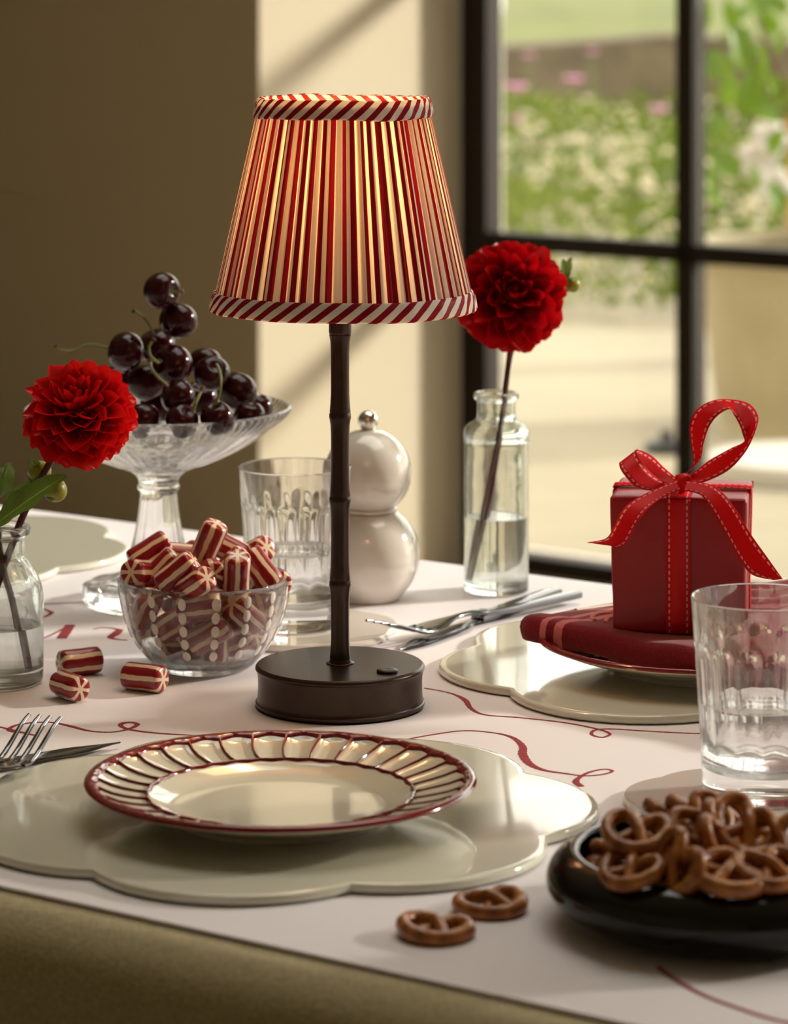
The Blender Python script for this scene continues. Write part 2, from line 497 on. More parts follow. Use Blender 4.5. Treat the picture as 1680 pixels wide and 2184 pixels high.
zs = [.03, .664, 1.284, 1.904, WTOP]
for i in range(NS - 1):
    for j in range(4):
        wbox('pane', i * STEP + .02, (i + 1) * STEP - .02, zs[j] + .015, zs[j + 1] - .015, .006, 'pane', 0)

# ---------------------------------------------------------------- outdoors
tr = MB(); tr.box((20, 20, -.06), (120, 80, .06)); te = struct('terrace', tr, M['terrace'])
lw = MB(); rows = []
for j in range(14):
    yy = 17.5 + j * j * .75; zz = -.025 if yy < 25.3 else .5 + (yy - 25.3) * .028 + (yy - 25.3) ** 2 * .0004
    rows.append([(xx, yy, zz + .06 * math.sin(xx * .7 + yy)) if yy > 26 else (xx, yy, zz) for xx in range(-40, 61, 5)])
lw.grid(rows); struct('lawn', lw, M['lawn'], True)
sw = MB(); rows = []
for i in range(61):
    xx = -14 + i * .7; h = .60 + .04 * math.sin(i * 1.7) + .03 * math.sin(i * .61)
    rows.append([(xx, 24.9, -.03), (xx, 24.95, h * .6), (xx, 24.98, h), (xx, 25.4, h + .02), (xx, 25.5, -.03)])
sw.grid(rows); struct('garden_wall', sw, M['stone'])

def blob(mb, c, r, q=None):
    mb.ellipsoid(c, r, 6, 3, q)
rnd = random.Random(5)
fol = MB(); wht = MB()
for i in range(16000):
    X = rnd.uniform(-1.0, 4.2); Y = 11.5 - .35 * X + 9.4 * rnd.random()
    if Y < 0: continue
    hmax = .34 + .10 * math.sin(X * 3 + Y) + .22 * max(0, (Y - 15) / 5)
    h = rnd.uniform(.02 if Y < 13 else .1, hmax * min(1, .25 + (Y - 11.5 + .35 * X) / 1.8)); h = h if Y < 16.5 or rnd.random() < .4 else hmax * rnd.uniform(.7, 1.05); a = rnd.uniform(0, 2 * PI); L = rnd.uniform(.05, .11); wd = L * .22
    d = Vector((math.cos(a), math.sin(a), rnd.uniform(.2, 1.6))).normalized(); sd = d.cross(UP).normalized() * wd
    p = Vector((X, Y, h * .75))
    fol.add([p, p + d * L * .5 + sd, p + d * L, p + d * L * .5 - sd], [(0, 1, 2, 3)])
for i in range(1700):
    X = rnd.uniform(-1.0, 4.2); t = rnd.random(); Y = 11.6 - .35 * X + 8.0 * t
    if math.sin(X * 2.3 + 1) * math.sin(Y * 1.1) > .55: continue
    z = (.10 + .28 * rnd.random()) * min(1, .3 + t * 4.5) + .06 * t
    r = rnd.uniform(.016, .032)
    blob(wht, (X, Y, z), (r, r, r * .7))
fo = obj('bedding_foliage', fol, M['garden_green'], None, True, 0); tag(fo, 'mass of green leaves in the garden bed beyond the window', 'foliage'); fo['kind'] = 'stuff'
wo = obj('white_blossoms', wht, M['garden_white'], None, True, 0); tag(wo, 'mass of small cream white blossoms in the garden bed', 'flowers'); wo['kind'] = 'stuff'
pinks = [(1100, 190, 14.5, .050, 'pink garden blossom nearest the left window stile'), (1222, 172, 15, .044, 'pink garden blossom standing highest in the middle of the pane'),
         (1403, 236, 14, .042, 'pink garden blossom nearest the dark upright glazing bar'), (1100, 256, 14.5, .032, 'small pink garden blossom below the leftmost one'),
         (1127, 120, 18.5, .036, 'faint pink blossom against the stone wall at left'), (1262, 112, 18, .034, 'faint pink blossom against the stone wall in the middle')]
for px, py, D, r, lab in pinks:
    c = pd(px, py, D); t = thing('pink_flower', lab, 'flower', (c.x, c.y, -.03))
    hh = c.z + .03
    b = MB(); b.tube([(0, 0, 0), (.01, 0, hh * .5), (0, 0, hh)], .005, 5); obj('stalk', b, M['sepal'], t)
    b = MB()
    for k_ in range(7):
        a = 2 * PI * k_ / 7; q = Quaternion((0, 0, 1), a) @ Quaternion((0, 1, 0), -.6)
        b.ellipsoid(Vector((math.cos(a), math.sin(a), .15)) * r * .55 + Vector((0, 0, hh)), (r * .6, r * .4, r * .25), 8, 4, q)
    b.ellipsoid((0, 0, hh + r * .15), (r * .35, r * .35, r * .3), 8, 4)
    obj('blossom', b, M['garden_pink'], t)

# planter with a leafy shrub beyond the right-hand pane
pc = Vector((1.19, 8.75, -.03))
t = thing('garden_planter', 'tall cream planter standing on the terrace behind the gift', 'planter', pc)
b = MB(); b.lathe(prof([(.0, 0), (.30, 0), (.31, .02), (.335, .25), (.36, .44), (.375, .455), (.375, .50), (.36, .505), (.345, .50), (.33, .40), (0, .40)], 3), 48, lambda a, r, z, i: (r + (.006 * math.cos(a * 24) if .03 < z < .43 and r > .29 else 0), z)); obj('pot', b, M['planter'], t)
b = MB(); b.lathe([(0, .43), (.2, .435), (.345, .43)], 24); obj('soil', b, pbr('planter_soil', srgb(70, 52, 36), 1.0), t)
sh = thing('leafy_shrub', 'broad-leaved green shrub with pale flowers growing above the cream planter', 'shrub', pc + Vector((0, 0, .43)))
b = MB(); tips = []
for i in range(11):
    a = rnd.uniform(0, 2 * PI); rr = rnd.uniform(.12, .36); h = rnd.uniform(.35, .95)
    p = crom([(0, 0, -.02), (rr * .4 * math.cos(a), rr * .4 * math.sin(a), h * .5), (rr * math.cos(a), rr * math.sin(a), h)], 5)
    b.tube(p, [.008 - .0005 * q_ for q_ in range(len(p))], 6); tips.append(p)
obj('branches', b, M['stem_brown'], sh)
def leaf_mesh(L, wd, curl=.25, fold=.35, nu=7, nv=9, serr=0.0):
    rows = []
    for j in range(nv):
        v = j / (nv - 1); w = wd * (math.sin(PI * min(1, v * .92 + .04)) ** .75) * (1 - .35 * v) + 1e-4
        row = []
        for i in range(nu):
            u = i / (nu - 1) * 2 - 1
            ww = w * (1 + (serr if (j % 2 and abs(u) > .9) else 0))
            row.append((u * ww, v * L, abs(u) * ww * fold - curl * L * v * v + .02 * L * math.sin(v * 14 + u * 3) * abs(u)))
        rows.append(row)
    m_ = MB(); m_.grid(rows); return m_
lm = leaf_mesh(.15, .052).mesh('shrub_leaf'); lm.materials.append(M['garden_leaf'])
for p in tips:
    for i in range(5):
        q_ = p[rnd.randrange(3, len(p))]
        o = link('leaf', lm, sh); o.location = q_; o.rotation_euler = (rnd.uniform(-.5, .7), rnd.uniform(-.5, .5), rnd.uniform(0, 2 * PI)); s_ = rnd.uniform(.55, 1.0); o.scale = (s_, s_, s_)
for px, py, D in [(1640, 300, 8.4), (1612, 345, 8.5), (1650, 400, 8.4)]:
    c = pd(px, py, D) - sh.location; b = MB()
    for k_ in range(5):
        a = 2 * PI * k_ / 5; b.ellipsoid(c + Vector((.03 * math.cos(a), .0, .03 * math.sin(a))), (.026, .012, .026), 8, 4)
    obj('blossom', b, M['white_stone'], sh)
# climbing stems nearer the glass at the top right
cl = thing('climbing_vine', 'sunlit green leaves of a vine hanging just outside the right-hand pane', 'vine', (1.15, 7.35, -.03))
b = MB(); vine = crom([(0, 0, 0), (.03, .02, .6), (-.05, 0, 1.1), (-.12, .03, 1.5), (-.05, 0, 2.0)], 8); b.tube(vine, .007, 6); obj('stem', b, M['black_metal'], cl)
lm2 = leaf_mesh(.11, .045).mesh('vine_leaf'); lm2.materials.append(M['garden_leaf'])
for px, py in [(1575, 55), (1620, 40), (1655, 70), (1540, 90), (1600, 95), (1660, 120), (1560, 185), (1530, 170), (1640, 200), (1590, 245), (1560, 230), (1660, 260), (1530, 300), (1620, 180), (1675, 30), (1500, 60), (1585, 150), (1645, 330), (1570, 380), (1520, 400), (1610, 410), (1540, 440), (1660, 450)]:
    c = pd(px, py, 7.2 + rnd.uniform(-.12, .25)) - cl.location
    o = link('leaf', lm2, cl); o.location = c; o.rotation_euler = (rnd.uniform(.6, 2.0), rnd.uniform(-.6, .6), rnd.uniform(-1.5, 1.5)); s_ = rnd.uniform(.55, .95); o.scale = (s_, s_, s_)
# low white disc, dark weight and wooden screen on the terrace
c = pd(1700, 935, 8.0); b = MB(); b.lathe(prof([(0, 0), (.22, 0), (.24, .01), (.245, .03), (.24, .045), (.22, .05), (0, .05)], 2), 48)
o = obj('parasol_base', b, M['white_stone'], None); o.location = (1.02, 7.95, -.03); tag(o, 'round white slab lying on the terrace below the planter', 'slab')
b = MB(); b.lathe(prof([(0, 0), (.05, 0), (.056, .01), (.05, .028), (.02, .034), (.015, .05), (.02, .056), (0, .06)], 2), 24)
o = obj('ground_spotlight', b, M['black_metal'], None); o.location = (.70, 8.32, -.03); tag(o, 'small black fitting on the terrace left of the glazing bar', 'light fitting')
t = thing('wooden_screen', 'orange brown slatted wooden screen behind the planter', 'screen', (1.62, 10.4, -.03))
for i in range(7):
    b = MB(); b.box((-.30 + i * .12, 0, .42), (.10, .02, .80)); obj('slat', b, M['wood'], t, False)
for z in (.15, .7):
    b = MB(); b.box((.06, .025, z), (.86, .03, .06)); obj('rail', b, M['wood'], t, False)

# ================================================================== TABLE COVERS
E1 = Vector((.818, -.576, 0)).normalized(); N1 = Vector((.576, .818, 0)).normalized()
TO = Vector((.0351, 1.5137, 0)); U0, U1, TW = -1.5, .95, .88
def tp(u, v, z): return TO + E1 * u + N1 * v + UP * z
b = MB(); rows = []
sec = []
for k_ in range(9):                                          # front drop, fold, top, back fold, back drop
    a = PI / 2 * k_ / 8; sec.append((-.030 * math.cos(a) - .004, T - .0025 - .030 + .030 * math.sin(a)))
front = [(-.034, .012 + (T - .0325 - .012) * i / 14) for i in range(14)]
back = [(TW - x, z) for x, z in reversed(front + sec)]
full = front + sec + back
for i in range(80):
    u = U0 + (U1 - U0) * i / 79; row = []
    for (v, z) in full:
        dv = 0
        if z < T - .03:
            am = (T - .03 - z) / .7; dv = am * .022 * math.sin(u * 19 + .8 * math.sin(u * 7)) * (1 if v < TW / 2 else -1)
        row.append(tp(u, v + dv, z))
    rows.append(row)
b.grid(rows)
tc = obj('tablecloth', b, M['linen'], None, True, 0); tag(tc, 'beige linen tablecloth hanging over the front edge of the table', 'tablecloth')
b = MB(); rows = []
psec = [(.0, T - .0016), (.0, T - .0004), (.0006, T), (.2, T), (.45, T), (.7, T), (TW - .0006, T), (TW, T - .0004), (TW, T - .0016)]
for i in range(40):
    u = U0 + .05 + (U1 - U0 - .1) * i / 39; rows.append([tp(u, v, z) for v, z in psec])
b.grid(rows)
pr = thing('table_paper', 'white table covering with red handwritten swirls laid over the beige cloth', 'table runner', (0, 0, 0))
obj('sheet', b, M['paper'], pr, True, 30)

def ink(pts, w):
    """a pen stroke lying on the sheet: pts in pixels, w width in metres (number or list)"""
    P = [pt(x, y) for x, y in pts]; n = len(P)
    ws = w if isinstance(w, (list, tuple)) else [w] * n
    C = crom([(p.x, p.y, ws[i]) for i, p in enumerate(P)], 8); rows = []
    for i, c in enumerate(C):
        t_ = Vector((C[min(i + 1, len(C) - 1)].x - C[max(i - 1, 0)].x, C[min(i + 1, len(C) - 1)].y - C[max(i - 1, 0)].y, 0)).normalized()
        s_ = Vector((-t_.y, t_.x, 0)); h = max(.0002, c.z) / 2 * (1 + .12 * math.sin(i * 2.7))
        rows.append([(c.x - s_.x * h, c.y - s_.y * h, T + .0002), (c.x, c.y, T + .00045), (c.x + s_.x * h, c.y + s_.y * h, T + .0002)])
    m_ = MB(); m_.grid(rows); obj('pen_stroke', m_, M['ink'], pr, True, 0)
ink([(905, 1468), (940, 1474), (970, 1482), (992, 1494), (1005, 1512), (1035, 1525), (1110, 1531), (1200, 1541), (1255, 1551), (1290, 1560), (1300, 1567), (1283, 1573), (1262, 1567), (1268, 1558), (1300, 1555), (1370, 1559), (1440, 1563), (1520, 1566), (1600, 1570), (1690, 1576)], [.002, .002, .0025, .004, .003] + [.0022] * 15)
ink([(850, 1582), (900, 1571), (985, 1559), (1050, 1563), (1092, 1573), (1114, 1592), (1115, 1610), (1130, 1630), (1160, 1643), (1205, 1650), (1245, 1655), (1285, 1652), (1306, 1645), (1288, 1641), (1258, 1647), (1236, 1658), (1228, 1668), (1240, 1678)], [.0016, .002, .002, .002, .003, .0045, .0055, .005, .0035, .0025, .002, .002, .002, .002, .0025, .003, .0042, .004])
ink([(-20, 1548), (0, 1551), (25, 1557), (50, 1563), (80, 1570)], .0024)
ink([(48, 1563), (20, 1558), (32, 1548), (66, 1542), (110, 1541), (150, 1549), (190, 1559), (235, 1562), (272, 1556), (293, 1546), (280, 1541), (262, 1543), (258, 1549), (280, 1557), (335, 1564), (400, 1568), (470, 1573)], [.003, .0034, .003, .0026, .0022, .0035, .0026, .002, .003, .0035, .003, .004, .003, .003, .0028, .002, .002])
ink([(1402, 2062), (1440, 2090), (1500, 2123), (1580, 2153), (1640, 2172), (1720, 2192)], .0032)
ink([(90, 1363), (112, 1353), (146, 1336)], [.0015, .002, .0025]); ink([(150, 1333), (141, 1348), (131, 1362)], .0075)
ink([(198, 1343), (215, 1339), (238, 1340), (256, 1344)], [.001, .0018, .0022, .004]); ink([(256, 1343), (247, 1352), (236, 1360), (250, 1364), (272, 1366)], [.005, .007, .005, .003, .002])
ink([(60, 1290), (110, 1288), (178, 1285)], .0028)
ink([(90, 1298), (104, 1303), (110, 1308), (95, 1316), (80, 1318)], [.002, .003, .004, .003, .002])
ink([(0, 1376), (15, 1371), (30, 1355), (33, 1345)], .003)
ink([(1560, 1605), (1600, 1590), (1640, 1588), (1690, 1592)], .0018)

# ================================================================== SCALLOPED PLACEMATS AND COASTERS
def scallop(R, sag, lobes, rot, arc=14):
    """outline of lobes circular arcs; notches on radius R"""
    out = []; half = PI / lobes; ch = R * math.sin(half); rr = (ch * ch + sag * sag) / (2 * sag); ap = R * math.cos(half); oc = ap + sag - rr
    for k_ in range(lobes):
        a0 = rot + 2 * PI * k_ / lobes; c = Vector((math.cos(a0), math.sin(a0))) * oc
        th = math.atan2(ch, ap - oc)
        for i in range(arc):
            a = a0 - th + 2 * th * i / arc; out.append((c.x + rr * math.cos(a), c.y + rr * math.sin(a)))
    return out
def mat_mesh(R, sag, lobes, rot, thick):
    o_ = scallop(R, sag, lobes, rot); b = MB(); rows = []
    for s_, z in ((.0, 0), (.985, 0), (.995, .0006), (1.0, thick * .3), (1.0, thick * .75), (.996, thick * .93), (.99, thick), (.97, thick), (.5, thick), (.0, thick)):
        rows.append([(x * s_, y * s_, z) for x, y in o_])
    b.grid(rows, closed=True); return b
def placemat(label, X, Y, rotdeg, R=.159, sag=.0355, lobes=7, thick=.0055, name='placemat', cat='placemat', m='lacquer', group=None):
    o = obj(name, mat_mesh(R, sag, lobes, math.radians(rotdeg), thick), M[m], None, True, 35)
    o.location = (X, Y, T + .0003); return tag(o, label, cat, group)
placemat('cream lacquered scalloped placemat under the red-rimmed plate in front', -.0634, 1.8197, -49.2)
placemat('cream lacquered scalloped placemat under the plate with the gift', .208, 2.20, -121)
placemat('pale grey scalloped placemat at the back left behind the glass bottle', -.392, 2.63, -10)
placemat('white scalloped coaster under the front water glass', .2005, 1.838, 163, .066, .0135, 6, .005, 'coaster', 'coaster', 'white_lacquer')
placemat('white scalloped coaster behind the lamp under the rear water glass', -.0675, 2.318, -104, .066, .0135, 6, .005, 'coaster', 'coaster', 'white_lacquer')

# ================================================================== PLATES
PR = .1085
def plate_mesh():
    NP = 32
    prof_top = [(.0, .0062), (.045, .0062), (.055, .0065), (.062, .0078), (.069, .0105), (.0735, .0125), (.078, .0135), (.086, .0152), (.094, .0172), (.101, .0198), (.105, .0212), (.1078, .0213), (PR, .0203), (.1078, .0190), (.098, .0150), (.084, .0105), (.070, .0062), (.062, .0030), (.060, .0), (.056, .0), (.055, .0025), (.0, .0028)]
    def mod(a, r, z, i):
        if .0735 < r < .102 and i < 11:
            z -= .0013 * abs(math.sin(a * NP / 2)) ** .6
        return r, z
    p = []
    for i in range(len(prof_top) - 1):
        (r0, z0), (r1, z1) = prof_top[i], prof_top[i + 1]; n_ = 2 if .05 < r0 < .11 else 1
        for k_ in range(n_): p.append((r0 + (r1 - r0) * k_ / n_, z0 + (z1 - z0) * k_ / n_))
    p.append(prof_top[-1])
    b = MB()
    def mod2(a, r, z, i):
        if .0737 < r < .1015 and i < 22: z -= .0013 * abs(math.sin(a * NP / 2)) ** .6
        return r, z
    b.lathe(p, NP * 8, mod2); return b
def border_mesh():
    NP = 32; rows = []
    for t_ in range(7):
        row = []
        for k_ in range(NP * 8):
            a = 2 * PI * k_ / (NP * 8); ri = .0992 + .0026 * abs(math.sin(a * NP / 2)) ** .6
            r, z = [(ri, .0176), (ri + .0006, .0200), (.1035, .0218), (.1068, .0222), (.1086, .0215), (.1091, .0203), (.1084, .0192)][t_]
            row.append((r * math.cos(a), r * math.sin(a), z))
        rows.append(row)
    b = MB(); b.grid(rows, closed=True); return b
plate_me = plate_mesh().mesh('plate_body'); plate_me.materials.append(M['china'])
border_me = border_mesh().mesh('border'); border_me.materials.append(M['red_glaze'])
b = MB(); b.lathe([(.0729, .0120), (.0733, .0136), (.0740, .0140), (.0747, .0137), (.0751, .0122)], 128, lambda a, r, z, i: (r + .0005 * math.cos(a * 32), z)); ring_me = b.mesh('inner_ring'); ring_me.materials.append(M['red_glaze'])
b = MB(); b.tube([(r, .0018 * math.sin((r - .074) / .0275 * PI), z) for r, z in ((.0738, .0132), (.080, .0141), (.087, .0156), (.094, .0174), (.1015, .0203))], [.0008, .00062, .00062, .0007, .0010], 6); rib_me = b.mesh('rib'); rib_me.materials.append(M['red_glaze'])
def plate(label, X, Y, z, rz=0.0):
    t = thing('dinner_plate', label, 'plate', (X, Y, T + z), rz)
    link('plate_body', plate_me, t); link('border', border_me, t); link('inner_ring', ring_me, t)
    for k_ in range(32):
        o = link('rib', rib_me, t); o.rotation_euler = (0, 0, 2 * PI * k_ / 32)
    return t
plate('cream plate with a dark red scalloped ribbed rim on the front placemat', -.063, 1.7985, .0059)
plate('cream plate with red rim under the folded red napkin', .205, 2.175, .0059)

# ================================================================== TABLE LAMP
LX, LY = -.0348, 2.09
lamp = thing('table_lamp', 'bronze bamboo-stem table lamp with red and cream striped pleated shade', 'lamp', (LX, LY, T + .0003))
b = MB(); b.lathe(prof([(0, 0), (.050, 0), (.0538, .0004), (.0546, .0016), (.0546, .0030), (.0536, .0042), (.0531, .010), (.0531, .018), (.0538, .0228), (.0547, .0240), (.0547, .0252), (.0541, .0262)], 3) + [(.053, .0270), (.030, .0271), (.0, .0271)], 96); obj('base', b, M['bronze'], lamp, True, 35)
b = MB(); b.lathe([(.0, .0272), (.0089, .0272), (.0092, .0275), (.0089, .0278), (.0070, .0279)], 40); obj('foot_ring', b, M['bronze'], lamp)
b = MB()
nodes = [.0275, .0787, .1329, .1868, .2400]
sp = []
for i in range(4):
    z0, z1 = nodes[i], nodes[i + 1]
    sp += [(.0070, z0), (.0071, z0 + .0012), (.0066, z0 + .0019), (.0068, z0 + .0029), (.0064, z0 + .0065), (.0060, z0 + .014), (.0059, (z0 + z1) / 2), (.0060, z1 - .012), (.0063, z1 - .0055), (.0068, z1 - .0022), (.0072, z1 - .0008)]
sp += [(.0066, .2392), (.0071, .2402), (.0073, .2412), (.0073, .2495), (.0060, .2498), (.0060, .256)]
b.lathe(sp, 40); obj('stem', b, M['bronze'], lamp, True, 60)
b = MB(); b.lathe(prof([(.004, .2505), (.0090, .2506), (.0112, .2522), (.0117, .2545), (.0117, .2600), (.011, .262), (.004, .2625)], 3), 40); obj('socket_cup', b, M['bronze_dark'], lamp)
b = MB(); b.lathe(prof([(0, 0), (.006, 0), (.0068, .0006), (.0066, .0014), (.0045, .0019), (0, .0017)], 2), 28); o = obj('touch_button', b, M['bronze_dark'], lamp); o.location = (.0305, -.026, .0271)
o['label'] = 'small black touch switch on the lamp base'
# shade
ZB, ZT, RB, RT, SX = .2555, .3925, .0856, .0545, .0021
rr_ = random.Random(3); NPL = 64; NFD = 88
SEG = NFD * 10
ph = [rr_.uniform(-.34, .34) for _ in range(NPL)]; am = [rr_.uniform(.35, 1.4) for _ in range(NFD)]; fp = [rr_.uniform(-.3, .3) for _ in range(NFD)]
def smooth_noise(arr, x):
    n = len(arr); i = int(math.floor(x)); f = x - i; f = f * f * (3 - 2 * f); return arr[i % n] * (1 - f) + arr[(i + 1) % n] * f
rows = []; uvs = []
NR = 9
for j in range(NR):
    t_ = j / (NR - 1); row = []; ur = []
    z = ZB + .006 + (ZT - ZB - .012) * t_; rb_ = RB + (RT - RB) * (z - ZB) / (ZT - ZB) - .0012
    for k_ in range(SEG + 1):
        x = k_ / SEG * NPL; y_ = k_ / SEG * NFD
        u = x + smooth_noise(ph, x % NPL) * (1.15 - .30 * t_)
        f = (y_ + smooth_noise(fp, y_ % NFD)) % 1.0
        fold = abs(f - .5) * 2
        r = rb_ + (.5 - fold ** 1.4) * .0019 * smooth_noise(am, y_ % NFD) * (1.0 - .25 * t_)
        a = 2 * PI * k_ / SEG + PI / 2
        row.append((r * math.cos(a), r * math.sin(a), z)); ur.append((u, t_))
    rows.append(row); uvs.append(ur)
b = MB(); b.grid(rows, uvs=uvs)
shade = obj('lamp_shade', b, M['pleat'], lamp, True, 30); shade.location = (SX, 0, 0); shade['label'] = 'red and cream striped pleated fabric shade'
b = MB(); x = 0.0                                              # folded-under fabric behind the outer pleats
while x < 1.0:
    wd = rr_.uniform(.006, .016); ss = []
    for t_ in (0, .5, 1):
        z = ZB + .007 + (ZT - ZB - .014) * t_; r = RB + (RT - RB) * (z - ZB) / (ZT - ZB) - .0034
        ss.append([(r * math.cos(2 * PI * (x + wd * q_ / 3)), r * math.sin(2 * PI * (x + wd * q_ / 3)), z) for q_ in range(4)])
    uu = rr_.uniform(0, 1); b.grid(ss, uvs=[[(uu + wd * NPL * q_ / 3, t_) for q_ in range(4)] for t_ in (0, .5, 1)])
    x += wd + rr_.uniform(.002, .008)
o = obj('inner_folds', b, M['pleat'], shade, True, 0); o['kind'] = 'stuff'
def binding(name, z0, z1, n, wav, rin=.0022):
    rows = []; uvs = []; S = 160
    cr = lambda z: RB + (RT - RB) * (z - ZB) / (ZT - ZB)
    pr_ = [(cr(z0 + .001) - rin, z0 + .0006), (cr(z0) + .0000, z0), (cr(z0) + .0011, z0 + .0010), (cr(z0 + .004) + .0013, z0 + .004), (cr(z1 - .004) + .0012, z1 - .004), (cr(z1) + .0009, z1 - .0008), (cr(z1) + .0001, z1), (cr(z1) - rin, z1 - .0006)]
    L = [0]
    for i in range(1, len(pr_)): L.append(L[-1] + math.dist(pr_[i], pr_[i - 1]))
    for i, (r, z) in enumerate(pr_):
        row = []; ur = []
        for k_ in range(S + 1):
            a = 2 * PI * k_ / S + PI / 2
            dz = wav * (math.sin(a * 3 + 1) + .6 * math.sin(a * 7)) ; dr = .0003 * math.sin(a * 23) + .0002 * math.sin(a * 41)
            row.append(((r + dr) * math.cos(a), (r + dr) * math.sin(a), z + dz)); ur.append((k_ / S * n, L[i] / .0125))
        rows.append(row); uvs.append(ur)
    m_ = MB(); m_.grid(rows, uvs=uvs)
    o = obj(name, m_, M['binding'], shade, True, 60); return o
binding('bottom_binding', ZB, ZB + .0125, 42, .0003)['label'] = 'diagonally striped binding along the bottom of the shade'
binding('top_binding', ZT - .0125, ZT, 34, .0005)['label'] = 'diagonally striped binding along the top of the shade'
b = MB(); b.lathe(prof([(0, .262), (.010, .263), (.0105, .275), (.016, .290), (.019, .305), (.016, .320), (.007, .329), (0, .330)], 4), 24); o = obj('bulb', b, M['bulb'], lamp); o.location = (SX, 0, 0)
ld = bpy.data.lights.new('bulb_glow', 'POINT'); ld.energy = .62; ld.color = (1.0, .58, .20); ld.shadow_soft_size = .02
lo = link('bulb_glow', ld, lamp); lo.location = (SX, 0, .345)

# ================================================================== GLASSES OF WATER
def tumbler(label, X, Y, group=None):
    t = thing('water_glass', label, 'glass', (X, Y, T + .0054), 0, group)
    H = .1135; ro = lambda z: .0335 + (.0405 - .0335) * z / H
    NF = 15; out = []
    zlist = [0, .0006, .002, .006, .012, .018, .026] + [.030 + i * .0022 for i in range(29)] + [.098, .104, .110, .1128, H]
    b = MB(); rows = []; S = NF * 12
    for z in zlist:
        row = []
        for k_ in range(S):
            a = 2 * PI * k_ / S; r = ro(z) - (.0022 if z == 0 else .0007 if z < .001 else 0)
            x = (k_ / S * NF) % 1.0; x = abs(x - .5) * 2          # 0 mid flute, 1 ridge
            top = .0905 - .006 * x ** 2.2
            if .028 < z < top + .002:
                dpt = .0017 * (1 - x ** 2) * sstep(.028, .040, z) * (1 - sstep(top - .006, top, z))
                r -= dpt
            row.append((r * math.cos(a), r * math.sin(a), z))
        rows.append(row)
    n0 = len(rows)
    inner = [(ro(H) - .0006, H + .0005), (ro(H) - .0019, H), (ro(.1) - .0024, .1), (ro(.07) - .0036, .07), (ro(.04) - .0036, .04), (ro(.025) - .0034, .022), (.026, .0165), (.016, .0145), (.0, .014)]
    for r, z in inner: rows.append([(r * math.cos(2 * PI * k_ / S), r * math.sin(2 * PI * k_ / S), z) for k_ in range(S)])
    rows.insert(0, [(0, 0, 0)] * S)
    b.grid(rows, closed=True); obj('tumbler', b, M['glass'], t, True, 60, fix=True)
    wz = .0535
    b = MB(); b.lathe([(0, .0142), (.016, .0147), (.0262, .0167), (ro(.025) - .0032, .0222), (ro(.04) - .0034, .04), (ro(wz) - .0034, wz + .0006), (ro(wz) - .0048, wz), (0, wz)], 60); obj('water', b, M['water'], t, True, 40, fix=True)
    return t
tumbler('clear cut-flute tumbler half full of water at the right edge', .2095, 1.841)
tumbler('clear cut-flute tumbler of water behind the lamp stem', -.0710, 2.318)

# ================================================================== PEPPER MILL
t = thing('pepper_mill', 'glossy white double-ball pepper mill with a chrome knob', 'pepper mill', (-.0195, 2.44, T))
def ball(r, zc, a0, a1, n=14): return [(r * math.cos(a0 + (a1 - a0) * i / n), zc + r * math.sin(a0 + (a1 - a0) * i / n)) for i in range(n + 1)]
b = MB(); b.lathe([(0, .0005), (.024, .0005), (.0255, .002)] + ball(.0392, .0335, -.78, .95, 20) + [(.0215, .0662), (.0, .0668)], 64); obj('lower_body', b, M['white_lacquer'], t, True, 40)
b = MB(); b.lathe([(0, .0665), (.0218, .0668), (.0222, .0685), (.0215, .0695)] + ball(.0328, .0955, -.90, 1.30, 20) + [(.0, .1278)], 64); obj('upper_body', b, M['white_lacquer'], t, True, 40)
b = MB(); b.lathe([(0, .127), (.0052, .127), (.0054, .1282), (.0040, .1288)] + ball(.0077, .1345, -1.1, 1.5, 14) + [(0, .1422)], 32); obj('knob', b, M['chrome'], t); 

# ================================================================== CUTLERY
def rowspts(f, n): return [f(i / (n - 1)) for i in range(n)]
def fork(label, tip, end, lift=0.0, tipz=.016, roll=0.0):
    tip = Vector(tip); end = Vector(end); d = (tip - end); L = d.length; rz = math.atan2(d.y, d.x)
    t = thing('fork', label, 'fork', (end.x, end.y, T), rz)
    k = L / .2
    zf = lambda x: .0022 + lift + (.0045 * math.exp(-((x / k - .118) / .030) ** 2)) + (tipz - .002) * sstep(.158 * k, .205 * k, x)
    b = MB(); xs = [i * .098 * k / 15 for i in range(16)]
    b.loft([(x, 0, zf(x)) for x in xs], [(.0118 - .0030 * sstep(0, .098 * k, x)) if x > .002 else .0105 for x in xs], [.0056 - .0012 * (i / 15) for i in range(16)], (0, 1, 0), 5.0); obj('handle', b, M['steel'], t, True, 40)
    b = MB(); xs = [(.097 + i * .061 / 14) * k for i in range(15)]
    wd = [.009 - .0035 * sstep(.097 * k, .115 * k, x) + .0175 * sstep(.122 * k, .150 * k, x) for x in xs]
    b.loft([(x, 0, zf(x)) for x in xs], wd, [.0038 - .0016 * sstep(.1 * k, .14 * k, x) for x in xs], (0, 1, 0), 3.0); obj('neck', b, M['steel'], t, True, 50)
    for q_ in range(4):
        y0 = (-.5 + q_ / 3) * .0205
        xs = [(.155 + i * .046 / 9) * k for i in range(10)]
        b = MB(); b.loft([(x, y0 * (1 + .04 * i / 9), zf(x)) for i, x in enumerate(xs)], [.0040 - .0014 * (i / 9) for i in range(10)], [.0026 - .0008 * (i / 9) for i in range(10)], (0, 1, 0), 2.6, 10); obj('tine', b, M['steel'], t, True, 50)
    return t
